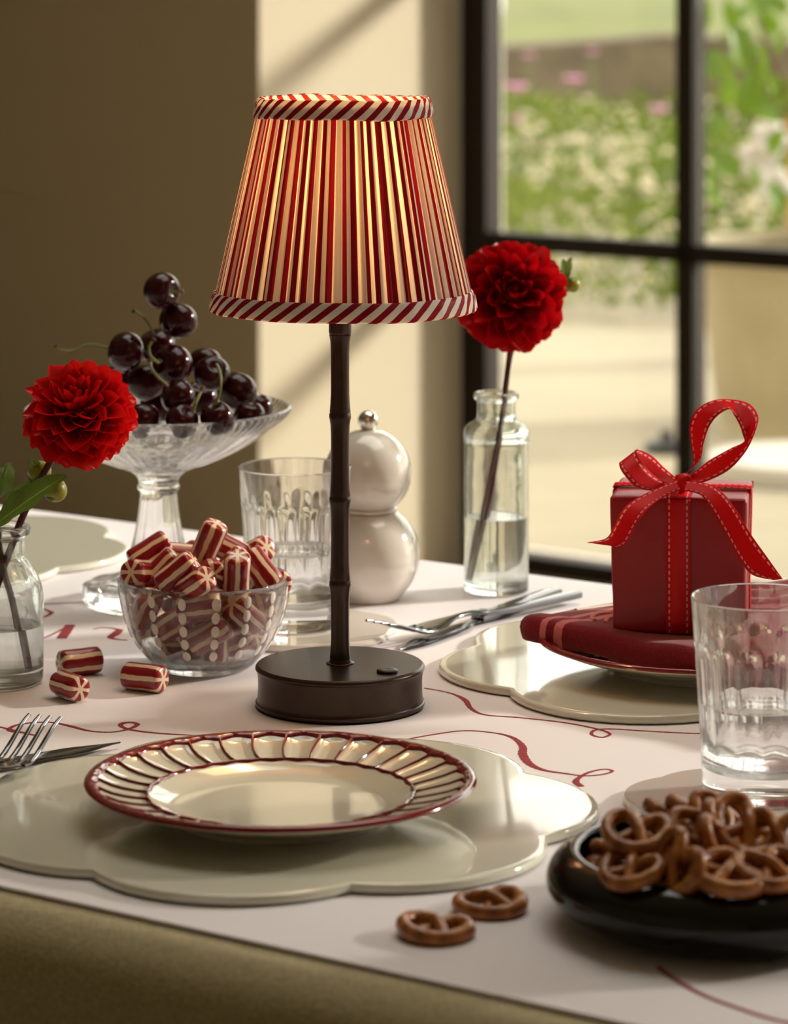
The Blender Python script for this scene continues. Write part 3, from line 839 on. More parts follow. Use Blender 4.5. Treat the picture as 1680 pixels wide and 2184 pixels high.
def knife(label, tip, end, z=.0):
    tip = Vector(tip); end = Vector(end); d = tip - end; L = d.length; rz = math.atan2(d.y, d.x)
    t = thing('table_knife', label, 'knife', (end.x, end.y, T + z), rz); k = L / .236
    b = MB(); xs = [.122 * k * i / 11 for i in range(12)]
    b.loft([(x, 0, .0042) for x in xs], [.0122 if 0 < i < 11 else .0108 for i in range(12)], [.0066 if 0 < i < 11 else .005 for i in range(12)], (0, 1, 0), 5.0); obj('handle', b, M['steel'], t, True, 40)
    b = MB(); xs = [(.120 + .116 * i / 17) * k for i in range(18)]
    def hw(s): return .008 if s < .06 else (.0085 + .0105 * sstep(.06, .3, s)) * (1 - .93 * sstep(.62, 1.02, s) ** 1.4)
    b.loft([(x, .0012 * sstep(.6, 1, i / 17), .0032) for i, x in enumerate(xs)], [hw(i / 17) for i in range(18)], [.0042 - .0026 * sstep(0, .1, i / 17) - .0006 * (i / 17) for i in range(18)], (0, 1, 0), 2.2); obj('blade', b, M['steel'], t, True, 60)
    return t
knife('steel table knife lying under the fork right of the lamp base', (.0026, 2.247, 0), (.1225, 2.45, 0))
fork('steel fork with upturned tines right of the lamp base beside the gift plate', (-.0105, 2.258, 0), (.137, 2.424, 0), .0046, .0150)
knife('steel table knife at the left edge with its tip towards the front plate', (-.1665, 1.975, 0), (-.350, 1.835, 0), .0004)
fork('steel fork at the left edge with tines raised over the knife', (-.2085, 1.930, 0), (-.285, 1.748, 0), .0085, .022)

# ================================================================== STRIPED CANDY
CR, CL = .0090, .0295
b = MB(); rows = []
for (x, s_) in [(-.5, 0.0), (-.5, .55), (-.49, .80), (-.455, .95), (-.40, 1.0), (-.2, 1.0), (0, .985), (.2, 1.0), (.40, 1.0), (.455, .95), (.49, .80), (.5, .55), (.5, 0.0)]:
    row = []
    for k_ in range(30):
        a = 2 * PI * k_ / 30; r = CR * s_ * (1 + .035 * abs(math.sin(a * 3)) - .02)
        row.append((x * CL, r * math.cos(a), r * math.sin(a)))
    rows.append(row)
b.grid(rows, closed=True); candy_me = b.mesh('candy'); clean(candy_me); candy_me.materials.append(M['candy'])
def frame_q(axis, roll=0.0):
    return Vector(axis).to_track_quat('X', 'Z') @ Quaternion((1, 0, 0), roll)
def candy(loc, q, label, group=None, s=1.0):
    o = link('striped_candy', candy_me); o.rotation_mode = 'QUATERNION'; o.location = loc; o.rotation_quaternion = q; o.scale = (s, s, s)
    return tag(o, label, 'candy', group)
p = pt(170, 1440, 0) + UP * .0092; candy(p, frame_q((.86, .5, 0), .4), 'striped candy on the cloth, the rearmost of the three loose ones')
p = pt(148, 1492, 0) + UP * .0090; candy(p, frame_q((-.62, .80, 0), .2), 'striped candy on the cloth with its star end facing us, nearest the bottle', None, .92)
p = pt(308, 1474, 0) + UP * .0091; candy(p, frame_q((.88, -.47, 0), .9), 'striped candy lying alone on the cloth in front of the glass bowl')

# candy bowl
BX, BY = -.1292, 2.2
bowl = thing('candy_bowl', 'faceted clear glass bowl with columns of white dots, full of candy', 'bowl', (BX, BY, T + .0004))
po = prof([(.0, .0), (.026, .0), (.031, .0012), (.036, .0052), (.0445, .0155), (.0520, .0290), (.0563, .0430), (.0583, .0560)], 4) + [(.0587, .0615), (.0582, .0624), (.0574, .0618)]
pi_ = prof([(.0562, .0545), (.0540, .0430), (.0498, .0300), (.0425, .0180), (.0345, .0095), (.026, .0068), (0, .0062)], 4)
b = MB(); b.lathe(po + pi_, 144, lambda a, r, z, i: (r * (1 + .014 * (abs(math.cos(a * 8)) - .6) * (sstep(.002, .012, z) if i < len(po) else .25)), z)); obj('glass_body', b, M['glass'], bowl, True, 60, fix=True)
b = MB(); b.ellipsoid((0, 0, 0), (.0028, .0042, .0005), 14, 4); dot_me = b.mesh('white_dot'); dot_me.materials.append(M['enamel'])
for k_ in range(16):
    a = 2 * PI * (k_ + .5) / 16
    for j, z in enumerate((.0540, .0447, .0354, .0262, .0172)):
        i = min(range(len(po)), key=lambda q_: abs(po[q_][1] - z) + (10 if po[q_][0] < .03 else 0)); r = po[i][0]
        # interpolate the profile
        for q_ in range(len(po) - 1):
            if po[q_][1] <= z <= po[q_ + 1][1] and po[q_ + 1][1] > po[q_][1]:
                tt = (z - po[q_][1]) / (po[q_ + 1][1] - po[q_][1]); r = po[q_][0] + (po[q_ + 1][0] - po[q_][0]) * tt; sl = Vector((po[q_ + 1][0] - po[q_][0], po[q_ + 1][1] - po[q_][1])).normalized(); break
        r *= (1 + .014 * (abs(math.cos(a * 8)) - .6))
        nr = Vector((sl.y * math.cos(a), sl.y * math.sin(a), -sl.x)); up_ = Vector((sl.x * math.cos(a), sl.x * math.sin(a), sl.y)); sd = up_.cross(nr)
        o = link('white_dot', dot_me, bowl); mt = Matrix((sd, up_, nr)).transposed().to_4x4(); mt.translation = Vector((r * math.cos(a), r * math.sin(a), z)) + nr * .0003
        o.matrix_local = mt
heroes = [((445, 1156), 2.195, (.38, -.18, .9), .3, 'striped candy standing up on top of the heap in the glass bowl'),
          ((505, 1222), 2.160, (.05, -.42, .85), .5, 'striped candy upright at the front right of the glass bowl heap'),
          ((556, 1213), 2.185, (.62, -.15, -.77), .2, 'striped candy sloping down to the right rim of the glass bowl'),
          ((378, 1222), 2.160, (.76, -.12, .62), .0, 'striped candy slanting up to the right at the front of the bowl heap'),
          ((343, 1216), 2.190, (.70, .02, .68), .6, 'striped candy slanting beside the left star-ended one in the bowl'),
          ((299, 1222), 2.185, (-.35, -.9, .2), .1, 'striped candy with its star end out at the left rim of the bowl'),
          ((416, 1248), 2.148, (.55, -.65, .45), .4, 'striped candy poking over the front rim in the middle of the bowl'),
          ((388, 1187), 2.215, (.95, .1, -.12), .8, 'striped candy lying across the back left of the bowl heap'),
          ((490, 1172), 2.225, (.72, -.45, -.3), .3, 'striped candy just right of the standing one in the bowl'),
          ((452, 1222), 2.175, (.12, -1, .1), .7, 'striped candy end-on in the centre of the bowl heap'),
          ((543, 1180), 2.230, (.55, -.65, .4), .2, 'striped candy at the back right top of the bowl heap'),
          ((580, 1238), 2.200, (.45, -.85, .0), .0, 'striped candy end-on against the right rim of the bowl'),
          ((424, 1292), 2.1535, (.98, -.04, .12), .35, 'striped candy lying level against the front glass of the bowl')]
hp = []
for (px, py), D, ax, roll, lab in heroes:
    c = pd(px, py, D); hp.append(c); candy(c, frame_q(ax, roll), lab)
CANDY = [(0.0094,0.0094,0.0161,0.832,-0.364,-0.175,0.38),(-0.0166,0.0083,0.0164,0.042,-0.907,-0.418,0.019),(0.0094,-0.0205,0.0231,0.668,-0.084,0.723,-0.155),(0.0253,-0.0098,0.0207,0.091,0.383,0.855,-0.337),(-0.0056,0.006,0.0341,0.442,0.848,0.255,0.143),(0.0315,0.0154,0.0264,0.602,0.023,-0.156,0.783),(-0.0091,-0.0146,0.0225,0.535,-0.197,-0.388,-0.724),(0.0034,0.0318,0.0222,0.043,-0.978,-0.121,-0.166),(0.0061,-0.0377,0.0312,0.953,0.118,-0.277,-0.031),(-0.0196,0.0251,0.0308,0.426,-0.198,0.686,0.556),(-0.0365,0.0045,0.0295,0.728,0.19,0.184,0.632),(0.0418,-0.0035,0.041,0.568,0.472,0.418,0.529),(-0.0365,-0.0237,0.0451,0.109,-0.778,0.378,-0.489),(0.0281,-0.0326,0.0435,0.722,-0.461,0.098,0.506),(-0.0037,0.0431,0.0433,0.008,-0.555,-0.229,-0.8),(-0.017,-0.0312,0.0382,0.169,-0.936,-0.141,-0.273),(0.0197,0.0082,0.0396,0.501,0.524,0.148,0.673),(-0.019,-0.0155,0.0524,0.559,-0.466,0.148,0.67),(-0.0272,0.036,0.0529,0.525,0.097,0.625,-0.569),(-0.0406,-0.0084,0.0571,0.751,-0.418,0.155,0.487),(-0.0423,0.016,0.0525,0.569,-0.296,-0.698,-0.318),(-0.0236,0.0108,0.0572,0.699,0.337,0.63,0.005),(0.0349,-0.0032,0.059,0.243,0.109,0.625,-0.734),(-0.004,-0.0058,0.0636,0.74,0.625,-0.189,-0.162),(-0.0025,0.0198,0.0512,0.299,-0.667,-0.54,0.417),(0.009,-0.012,0.0458,0.028,0.247,0.968,-0.048),(0.017,0.0353,0.0498,0.346,0.659,0.588,-0.317),(0.039,0.022,0.052,0.445,-0.236,0.188,0.843),(0.0325,-0.0235,0.0598,0.184,-0.045,-0.981,-0.05),(-0.023,0.0292,0.0757,0.572,0.502,0.072,0.645),(0.0041,-0.0391,0.0521,0.431,0.55,0.557,0.448),(-0.0072,0.0408,0.0688,0.569,0.536,-0.42,-0.462),(-0.0252,-0.0396,0.0613,0.07,0.405,0.209,0.887),(-0.0029,-0.0258,0.0739,0.034,0.374,0.831,0.411),(-0.0293,-0.0159,0.0766,0.109,-0.918,-0.361,0.126),(-0.0373,0.0047,0.0782,0.063,0.287,-0.281,-0.914),(0.0195,-0.0422,0.0727,0.72,-0.044,0.688,0.079),(0.0331,0.0274,0.0693,0.311,-0.619,-0.442,0.57),(0.0174,0.0059,0.0671,0.872,-0.296,-0.294,-0.255),(-0.0014,-0.0515,0.0705,0.274,-0.228,0.042,0.933),(-0.002,0.0099,0.0757,0.512,-0.132,0.232,0.816),(0.014,0.022,0.077,0.101,-0.697,0.244,-0.666)]
CSKIP = set([0, 7, 9, 14, 18, 21, 23, 24, 26])
CLAB = {20: 'part-hidden striped candy in the glass bowl, top row, first from left', 35: 'part-hidden striped candy in the glass bowl, top row, second from left', 17: 'part-hidden striped candy in the glass bowl, top row, third from left', 31: 'part-hidden striped candy in the glass bowl, top row, fourth from left', 38: 'part-hidden striped candy in the glass bowl, top row, fifth from left', 27: 'part-hidden striped candy in the glass bowl, top row, sixth from left', 12: 'part-hidden striped candy in the glass bowl, middle row, first from left', 15: 'part-hidden striped candy in the glass bowl, middle row, second from left', 4: 'part-hidden striped candy in the glass bowl, middle row, third from left', 25: 'part-hidden striped candy in the glass bowl, middle row, fourth from left', 16: 'part-hidden striped candy in the glass bowl, middle row, fifth from left', 13: 'part-hidden striped candy in the glass bowl, middle row, sixth from left', 11: 'part-hidden striped candy in the glass bowl, middle row, seventh from left', 10: 'part-hidden striped candy in the glass bowl, bottom row, first from left', 1: 'part-hidden striped candy in the glass bowl, bottom row, second from left', 6: 'part-hidden striped candy in the glass bowl, bottom row, third from left', 8: 'part-hidden striped candy in the glass bowl, bottom row, fourth from left', 2: 'part-hidden striped candy in the glass bowl, bottom row, fifth from left', 3: 'part-hidden striped candy in the glass bowl, bottom row, sixth from left', 5: 'part-hidden striped candy in the glass bowl, bottom row, seventh from left'}
for i, (x, y, z, a, bq, cq, dq) in enumerate(CANDY):
    c = Vector((BX + x, BY + y, T + z + .0002))
    if i in CSKIP or any((c - h).length < .0165 for h in hp): continue
    candy(c, Quaternion((a, bq, cq, dq)), CLAB.get(i, 'striped candy packed inside the white-dotted glass bowl'), 'candies packed in the glass bowl')

# ================================================================== CAKE STAND WITH CHERRIES
KX, KY = -.1765, 2.426
ks = thing('cake_stand', 'pressed clear glass footed stand holding dark cherries', 'cake stand', (KX, KY, T + .0003))
b = MB()
def stmod(a, r, z, i):
    if .086 < r and .133 < z < .1462: return r * (1 + .010 * abs(math.cos(a * 40))), z
    if r > .03 and .09 < z < .128: return r, z + .0006 * math.cos(a * 24)
    return r, z
top = [(.0, .1005), (.020, .1008), (.040, .1060), (.062, .1160), (.080, .1275), (.088, .1340), (.094, .1385), (.0975, .1425), (.0990, .1455), (.0985, .1470), (.0965, .1468), (.093, .1430), (.085, .1360), (.070, .1250), (.050, .1145), (.030, .1080), (.0, .1060)]
b.lathe(prof(top, 3), 360, stmod); obj('dish', b, M['pressed_glass'], ks, True, 60, fix=True)
b = MB()
def ftmod(a, r, z, i):
    amp = .05 * (1 - sstep(.082, .090, z)) * sstep(.001, .006, z)
    return r * (1 + amp * (abs(math.cos(a * 6)) - .6)), z
foot = [(0, 0), (.050, 0), (.0558, .0015), (.0568, .006), (.0562, .0125), (.053, .0150), (.042, .0158), (.032, .0178), (.0262, .024), (.0225, .034), (.0190, .046), (.0162, .060), (.0142, .074), (.0136, .083), (.0155, .0848), (.0160, .0870), (.0150, .089), (.0150, .0915), (.0172, .0955), (.0225, .0995), (.024, .1003), (0, .1004)]
b.lathe(prof(foot, 3), 144, ftmod); obj('foot', b, M['pressed_glass'], ks, True, 60, fix=True)

b = MB(); rows = []
for i in range(15):
    a = -PI / 2 + PI * i / 14; row = []
    for k_ in range(24):
        th = 2 * PI * k_ / 24; r = math.cos(a); z = math.sin(a) * .92
        z -= .30 * math.exp(-(r / .28) ** 2) * (1 if a > 0 else .12); r *= 1 + .03 * math.cos(th * 2)
        row.append((r, r, z)); row[-1] = (row[-1][0] * math.cos(th), row[-1][1] * math.sin(th), z)
    rows.append(row)
b.grid(rows, closed=True); cherry_me = b.mesh('fruit'); clean(cherry_me); cherry_me.materials.append(M['cherry'])
def cherry(px, py, rpx, D, up, label, stem=None, group=None):
    c = pd(px, py, D); r = rpx * D / F
    t = thing('cherry', label, 'cherry', c, 0, group)
    o = link('fruit', cherry_me, t); o.scale = (r, r, r); o.rotation_mode = 'QUATERNION'; o.rotation_quaternion = Vector(up).to_track_quat('Z', 'Y')
    if stem:
        pts = [pd(x, y, d) - c for x, y, d in stem]; cp = crom([tuple(p_) for p_ in pts], 6); n_ = len(cp)
        b = MB(); b.tube(cp, [.0011] * n_, 7); so = obj('stem', b, M['stem_green'], t)
        e = cp[-1]; b = MB(); b.tube([cp[-3], cp[-2], e, e + (e - cp[-2]) * .8], [.0012, .0016, .0022, .0015], 7); obj('stem_end', b, M['stem_brown'], so)
    return t
cherry(345, 620, 41, 2.400, (.75, -.55, .0), 'cherry on the very top of the heap with a short stem', [(364, 622, 2.372), (378, 623, 2.368), (390, 621, 2.366)])
cherry(380, 684, 41, 2.412, (.2, .5, .8), 'cherry directly under the topmost one')
cherry(268, 749, 43, 2.400, (-.85, -.2, .3), 'cherry at the left of the heap with a long stem stretching left', [(230, 742, 2.395), (190, 735, 2.39), (152, 748, 2.385), (128, 746, 2.38), (118, 738, 2.38)])
cherry(335, 738, 41, 2.440, (-.3, -.2, .8), 'cherry with a stem pointing up to the left near the middle', [(328, 712, 2.42), (318, 693, 2.415), (303, 674, 2.41), (284, 662, 2.41)])
cherry(368, 778, 45, 2.392, (-.7, -.6, .1), 'large cherry in the centre of the heap with a stem curling beside it', [(338, 774, 2.365), (322, 760, 2.358), (318, 740, 2.358), (328, 724, 2.36)])
cherry(437, 774, 36, 2.455, (.1, .3, .9), 'cherry behind the right-hand stemmed one')
cherry(452, 797, 39, 2.400, (.25, -.7, .55), 'cherry at the right of the heap with a stem hanging down its front', [(462, 777, 2.372), (470, 800, 2.355), (468, 838, 2.35), (455, 872, 2.35)])
cherry(380, 846, 39, 2.362, (-.55, -.3, .7), 'cherry in the front row with a stem slanting up to the left', [(358, 824, 2.352), (338, 806, 2.35), (324, 788, 2.352), (318, 768, 2.355)])
cherry(505, 834, 44, 2.412, (.3, .4, .8), 'big cherry at the right shoulder of the heap')
cherry(552, 868, 32, 2.452, (.3, -.1, .9), 'cherry at the far right end of the heap by the rim')
cherry(532, 886, 33, 2.385, (.1, -.2, .9), 'cherry tucked below the big right-shoulder cherry')
cherry(462, 890, 36, 2.352, (-.2, -.4, .9), 'cherry low on the front rim under the hanging stem')
cherry(388, 895, 36, 2.347, (.4, -.5, .6), 'cherry low in the middle of the front rim with a short upright stem', [(412, 880, 2.335), (418, 858, 2.335), (432, 828, 2.345)])
cherry(303, 893, 38, 2.350, (0, .2, 1), 'cherry low at the front left behind the red dahlia')
cherry(312, 815, 43, 2.415, (.1, .2, 1), 'dark cherry in the shade left of the centre')
for (px, py, rp, D, lab) in [(250, 815, 41, 2.44, 'leftmost cherry of the heap, half hidden behind the scarlet dahlia'), (425, 850, 40, 2.435, 'cherry half hidden behind the short upright stem'), (340, 862, 41, 2.43, 'cherry half hidden in the shade left of the front-row stemmed one')]:
    cherry(px, py, rp, D, (rnd.uniform(-.5, .5), rnd.uniform(-.5, .5), .8), lab)

# ================================================================== BOTTLE VASES
def vase(label, X, Y, outer, inner, wz, m='bottle_glass'):
    t = thing('bottle_vase', label, 'vase', (X, Y, T + .0003))
    b = MB(); b.lathe(outer + inner, 72); obj('bottle', b, M[m], t, True, 60, fix=True)
    ib = [(r, z) for r, z in reversed(inner)]
    w_ = [(max(0, r + .0003 if r > .001 else 0), z - (.0002 if r < .01 else 0)) for r, z in ib if z < wz]
    re_ = w_[-1][0]
    b = MB(); b.lathe(w_ + [(re_, wz + .0007), (re_ - .0012, wz + .0001), (re_ - .003, wz), (0, wz)], 56); obj('water', b, M['water'], t, True, 40, fix=True)
    return t
vase('tall clear glass bottle vase with water and a red dahlia beside the window', .078, 2.468,
     prof([(0, .0006), (.018, .0003), (.0215, 0), (.0238, .0015), (.0246, .006), (.0246, .05), (.0246, .112), (.0250, .1185), (.0246, .1235), (.0215, .1275), (.0165, .1305), (.0150, .1335), (.0146, .140), (.0148, .1452), (.0166, .1468), (.0173, .1492), (.0166, .1515), (.0145, .1522)], 3),
     prof([(.0128, .1515), (.0120, .1480), (.0117, .140), (.0124, .1325), (.0185, .1265), (.0218, .1210), (.0222, .112), (.0222, .05), (.0220, .012), (.0195, .0085), (.008, .0070), (0, .0068)], 3), .0568)
vase('round-shouldered clear glass bottle vase cut off by the left edge', -.2636, 2.155,
     prof([(0, .0006), (.022, .0003), (.0265, 0), (.0292, .002), (.0302, .008), (.0302, .04), (.0301, .056), (.0288, .0655), (.0250, .0745), (.0205, .0805), (.0186, .0835), (.0180, .088), (.0180, .0955), (.0188, .0975), (.0212, .0990), (.0217, .1015), (.0212, .1040), (.0190, .1050)], 3),
     prof([(.0168, .1045), (.0156, .1000), (.0152, .090), (.0160, .0830), (.0205, .0770), (.0252, .0690), (.0272, .060), (.0274, .040), (.0272, .014), (.0245, .0105), (.010, .009), (0, .0088)], 3), .0385)

# ================================================================== DAHLIAS
def petal_mesh(L, wd, cup, curl, point):
    rows = []; NU, NV = 7, 8
    for j in range(NV):
        v = j / (NV - 1)
        w = wd * (.34 + .66 * math.sin(PI * (v * .78 + .06))) * (1 - point * max(0, (v - .62) / .38) ** 2.4) + 1e-5
        row = []
        for i in range(NU):
            u = i / (NU - 1) * 2 - 1
            ang = u * cup * (1.15 - .45 * v)
            rr = w / max(.2, cup)
            row.append((rr * math.sin(ang) * 1.0, v * L, rr * (1 - math.cos(ang)) + curl * L * v * v - .02 * L * (1 - abs(u)) * (1 if v > .9 else 0)))
        rows.append(row)
    m_ = MB(); m_.grid(rows); return m_
def petal_set(mkey, pz):
    out = []
    for (L, wd, cup, curl, point) in [(1, .30, 1.6, .30, .45 + pz), (1, .42, 1.45, .16, .5 + pz), (1, .48, 1.2, .04, .55 + pz), (1, .48, 1.0, -.10, .6 + pz), (1, .48, .85, -.2, .65 + pz)]:
        me = petal_mesh(L, wd, cup, curl, point).mesh('petal', True, 0); me.materials.append(M[mkey]); out.append(me)
    return out
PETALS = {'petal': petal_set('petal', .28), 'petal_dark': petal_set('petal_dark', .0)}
def dahlia(label, base, hc, axis, R, mkey, n, seed, squash=.92):
    """root at base; the head's petals sit around hc"""
    rg = random.Random(seed)
    t = thing('dahlia', label, 'flower', base)
    axis = Vector(axis).normalized()
    q0 = axis.to_track_quat('Z', 'Y')
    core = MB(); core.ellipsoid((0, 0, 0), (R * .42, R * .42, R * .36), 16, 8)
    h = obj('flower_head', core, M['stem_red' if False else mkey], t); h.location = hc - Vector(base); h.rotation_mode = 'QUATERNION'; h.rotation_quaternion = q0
    GA = 2.39996
    for i in range(n):
        f = (i + .5) / n; al = math.radians(6 + 132 * f ** .62); th = i * GA + rg.uniform(-.06, .06)
        d = Vector((math.sin(al) * math.cos(th), math.sin(al) * math.sin(th), math.cos(al)))
        inward = (Vector((0, 0, 1)) - d * d.z)
        inward = inward.normalized() if inward.length > .05 else Vector((math.cos(th), math.sin(th), 0)) * -1
        reach = R * (.66 + .34 * sstep(10, 70, math.degrees(al))) * (1 - .06 * sstep(100, 138, math.degrees(al))) * rg.uniform(.91, 1.05)
        start = R * (.22 + .06 * sstep(0, 60, math.degrees(al)))
        L = reach - start
        kind = 0 if f < .13 else 1 if f < .33 else 2 if f < .6 else 3 if f < .85 else 4
        # lean the petal a little outwards from the radial direction
        lean = .20 * sstep(20, 90, math.degrees(al)) + rg.uniform(-.16, .16)
        dd = (d - inward * lean).normalized(); nz = (inward + d * lean).normalized(); rj = rg.uniform(-.28, .28); sx = dd.cross(nz); sx, nz = sx * math.cos(rj) + nz * math.sin(rj), nz * math.cos(rj) - sx * math.sin(rj)
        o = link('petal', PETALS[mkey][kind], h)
        s_ = L; wsc = (.55 + .6 * min(1, f * 1.6)) * R / .040 * .040 * rg.uniform(.9, 1.1) * .92
        mt = Matrix((sx * wsc, dd * s_, nz * (wsc * .9))).transposed().to_4x4(); mt.translation = d * start * 1.0
        mt.translation.z *= squash
        o.matrix_local = mt
    return t, h
def stem(t, pts, r, m='stem_red', name='stem'):
    base = t.location; cp = crom([tuple(p_ - base) for p_ in pts], 6); n_ = len(cp)
    b = MB(); b.tube(cp, [r * (1 - .15 * i / n_) for i in range(n_)], 9); return obj(name, b, M[m], t)
def bud(t, c, r, ax):
    b = MB(); q_ = Vector(ax).to_track_quat('Z', 'Y'); c = c - t.location
    b.ellipsoid(c, (r, r, r * .92), 20, 10, q_); o = obj('bud', b, M['bud'], t)
    for i in range(5):
        a = 2 * PI * i / 5; rows = []
        for j in range(5):
            v = j / 4; pol = PI - .25 - v * 1.25; wd = .34 * math.sin(PI * (v * .8 + .15))
            rows.append([c + q_ @ Vector((r * 1.05 * math.sin(pol) * math.cos(a + u * wd), r * 1.05 * math.sin(pol) * math.sin(a + u * wd), r * .97 * math.cos(pol))) for u in (-1, -.4, .4, 1)])
        b = MB(); b.grid(rows); obj('sepal', b, M['sepal'], o)
def leaf(t, p0, p1, wd, nrm, curl=.1):
    p0 = p0 - t.location; p1 = p1 - t.location; d = p1 - p0; L = d.length; d.normalize(); nv = Vector(nrm); nv = (nv - d * nv.dot(d)).normalized(); sx = d.cross(nv)
    me = leaf_mesh(L, wd, curl, .3, 9, 15, .10).mesh('leaf', True, 0); me.materials.append(M['leaf'])
    o = link('leaf', me, t); mt = Matrix((sx, d, nv)).transposed().to_4x4(); mt.translation = p0; o.matrix_local = mt
    return o

# right-hand dahlia
vb = Vector((.078, 2.468, T + .008))
hc = pd(1090, 630, 2.455)
da, _ = dahlia('deep crimson dahlia in the tall bottle right of the lamp', vb + Vector((-.014, 0, 0)), hc, (.16, -.93, .30), .0435, 'petal_dark', 135, 3)
stem(da, [vb + Vector((-.016, .002, .001)), pd(1040, 1090, 2.468), pd(1066, 920, 2.466), pd(1078, 830, 2.464), pd(1092, 700, 2.462)], .0024)
stem(da, [vb + Vector((-.019, -.004, .002)), pd(1030, 1090, 2.462), pd(1062, 930, 2.46), pd(1082, 800, 2.462), pd(1105, 720, 2.468), pd(1180, 640, 2.485), pd(1218, 615, 2.485)], .0016, 'stem_red', 'side_stem')
bud(da, pd(1221, 608, 2.485), .0062, (.3, -.2, -.5))
leaf(da, pd(1205, 605, 2.487), pd(1196, 552, 2.48), .006, (.6, -.8, 0), -.1); leaf(da, pd(1206, 600, 2.487), pd(1212, 548, 2.49), .005, (-.6, -.8, .2), .2); leaf(da, pd(1100, 745, 2.46), pd(1140, 728, 2.455), .006, (0, -.6, .8), .1)

# left-hand dahlia
vb = Vector((-.2636, 2.155, T + .010))
hc = pd(170, 882, 2.140)
da, _ = dahlia('bright scarlet dahlia in the bottle at the left edge', vb + Vector((.012, 0, 0)), hc, (-.10, -.60, .78), .0385, 'petal', 165, 8)
stem(da, [vb + Vector((-.006, -.004, .002)), pd(-20, 1300, 2.15), pd(22, 1170, 2.152), pd(58, 1080, 2.152), pd(104, 990, 2.150), pd(150, 910, 2.148)], .0026)
stem(da, [vb + Vector((.018, -.006, .001)), pd(30, 1300, 2.148), pd(4, 1200, 2.150), pd(-8, 1100, 2.152), pd(-14, 1040, 2.155)], .0024, 'stem_red', 'side_stem')
stem(da, [pd(58, 1082, 2.152), pd(82, 1060, 2.145), pd(108, 1050, 2.142)], .0010, 'stem_green', 'bud_stem')
bud(da, pd(118, 1045, 2.140), .0083, (.6, -.2, .3)); bud(da, pd(84, 1006, 2.16), .0080, (-.1, -.2, .9))
leaf(da, pd(-12, 1120, 2.13), pd(134, 1008, 2.118), .0125, (-.35, -.62, .70), .06)
leaf(da, pd(10, 1095, 2.150), pd(92, 1012, 2.160), .0095, (-.2, -.5, .8), .05)
leaf(da, pd(-8, 1060, 2.150), pd(20, 984, 2.150), .0085, (.5, -.85, .1), -.08); leaf(da, pd(-16, 1060, 2.155), pd(4, 1000, 2.14), .0075, (-.4, -.9, .1), .1)
leaf(da, pd(84, 1000, 2.158), pd(62, 980, 2.150), .004, (0, -1, .2), 0)

# ================================================================== RED NAPKIN
C0 = Vector((.0815, 2.180, T)); NA = Vector((.718, -.696, 0)).normalized(); NB = Vector((.696, .718, 0)).normalized()
nap = thing('napkin', 'dark red folded napkin with pink stripes under the gift', 'napkin', (.205, 2.175, T + .027))
sec = [(.012, .0215), (.003, .0220), (.0, .0240), (-.0008, .0300), (.0004, .0362), (.0025, .0388), (.008, .0396), (.018, .0390), (.030, .0374), (.060, .0362), (.10, .0360), (.135, .0362), (.150, .0352), (.153, .0325), (.150, .0300), (.12, .0290), (.08, .0285), (.04, .0280), (.02, .0250)]
rows = []; uvs = []
NL = 46
for i in range(NL):
    u = .275 * i / (NL - 1); row = []; ur = []
    e = min(1.0, (u + .0005) / .010); e = (1 - (1 - e) ** 2) ** .5                      # rounded left end
    e2 = min(1.0, (.2755 - u) / .010); e *= (1 - (1 - e2) ** 2) ** .5
    wob = .0016 * math.sin(u * 46) + .0010 * math.sin(u * 97 + 1)
    for (bb, z) in sec:
        zm = .0325 + (z - .0325) * (.35 + .65 * e) + wob * (1 if bb < .03 else .3) * .8
        b2 = bb + .004 * math.sin(u * 30) * (1 if bb > .1 else .3) + .016 * (1 - e) * (.5 - bb / .15)
        p_ = C0 + NA * u + NB * b2 + UP * (zm + .0010 * math.sin(b2 * 120 + u * 20) * (bb > .04)) - nap.location
        row.append(p_); ur.append((u, bb))
    rows.append(row); uvs.append(ur)
b = MB(); o_ = len(b.v); b.grid(rows, closed=True, uvs=uvs); ns = len(sec)
b.f.append(tuple(range(ns))); b.f.append(tuple((NL - 1) * ns + k_ for k_ in range(ns))[::-1])
obj('folded_cloth', b, M['napkin'], nap, True, 0)
# gathered tail of the napkin to the right of the box
rows = []; uvs = []
for j in range(26):
    v = j / 25; row = []; ur = []
    for i in range(90):
        u = i / 89
        p_ = pd(1560 + 210 * u, 1345 - 100 * v + 18 * u - 34 * v * u, 2.150 + .150 * v) - nap.location
        p_ = p_ + UP * (.0016 * math.sin(v * 40 + 2.5 * math.sin(u * 5)) + .0008 * math.sin(v * 83 + u * 9)) + Vector((0, -.002 * math.sin(v * 40 + 2.5 * math.sin(u * 5)), 0))
        row.append(p_); ur.append((.1 + u * .1, v))
    rows.append(row); uvs.append(ur)
b = MB(); b.grid(rows, uvs=uvs); o = obj('gathered_end', b, M['napkin'], nap, True, 0)
sm = o.modifiers.new('thickness', 'SOLIDIFY'); sm.thickness = .0012
emb = [(1268, 1322), (1262, 1316), (1272, 1309), (1300, 1306), (1325, 1308), (1340, 1316)]
b = MB(); b.tube(crom([tuple(pt(x, y, .0378) - nap.location) for x, y in emb], 6), .0016, 6, flat=.5); obj('embroidery', b, M['embroidery'], nap)
b = MB(); b.tube(crom([tuple(pt(x, y, .0378) - nap.location) for x, y in [(1290, 1326), (1296, 1318), (1312, 1315), (1330, 1318)]], 6), .0014, 6, flat=.5); obj('embroidery', b, M['embroidery'], nap)
b = MB(); b.tube(crom([tuple(pt(x, y, .0376) - nap.location) for x, y in [(1228, 1300), (1262, 1296), (1300, 1291), (1320, 1290)]], 6), .0020, 6, flat=.4); obj('embroidery', b, pbr('white_embroidery', srgb(232, 214, 196), .9), nap)

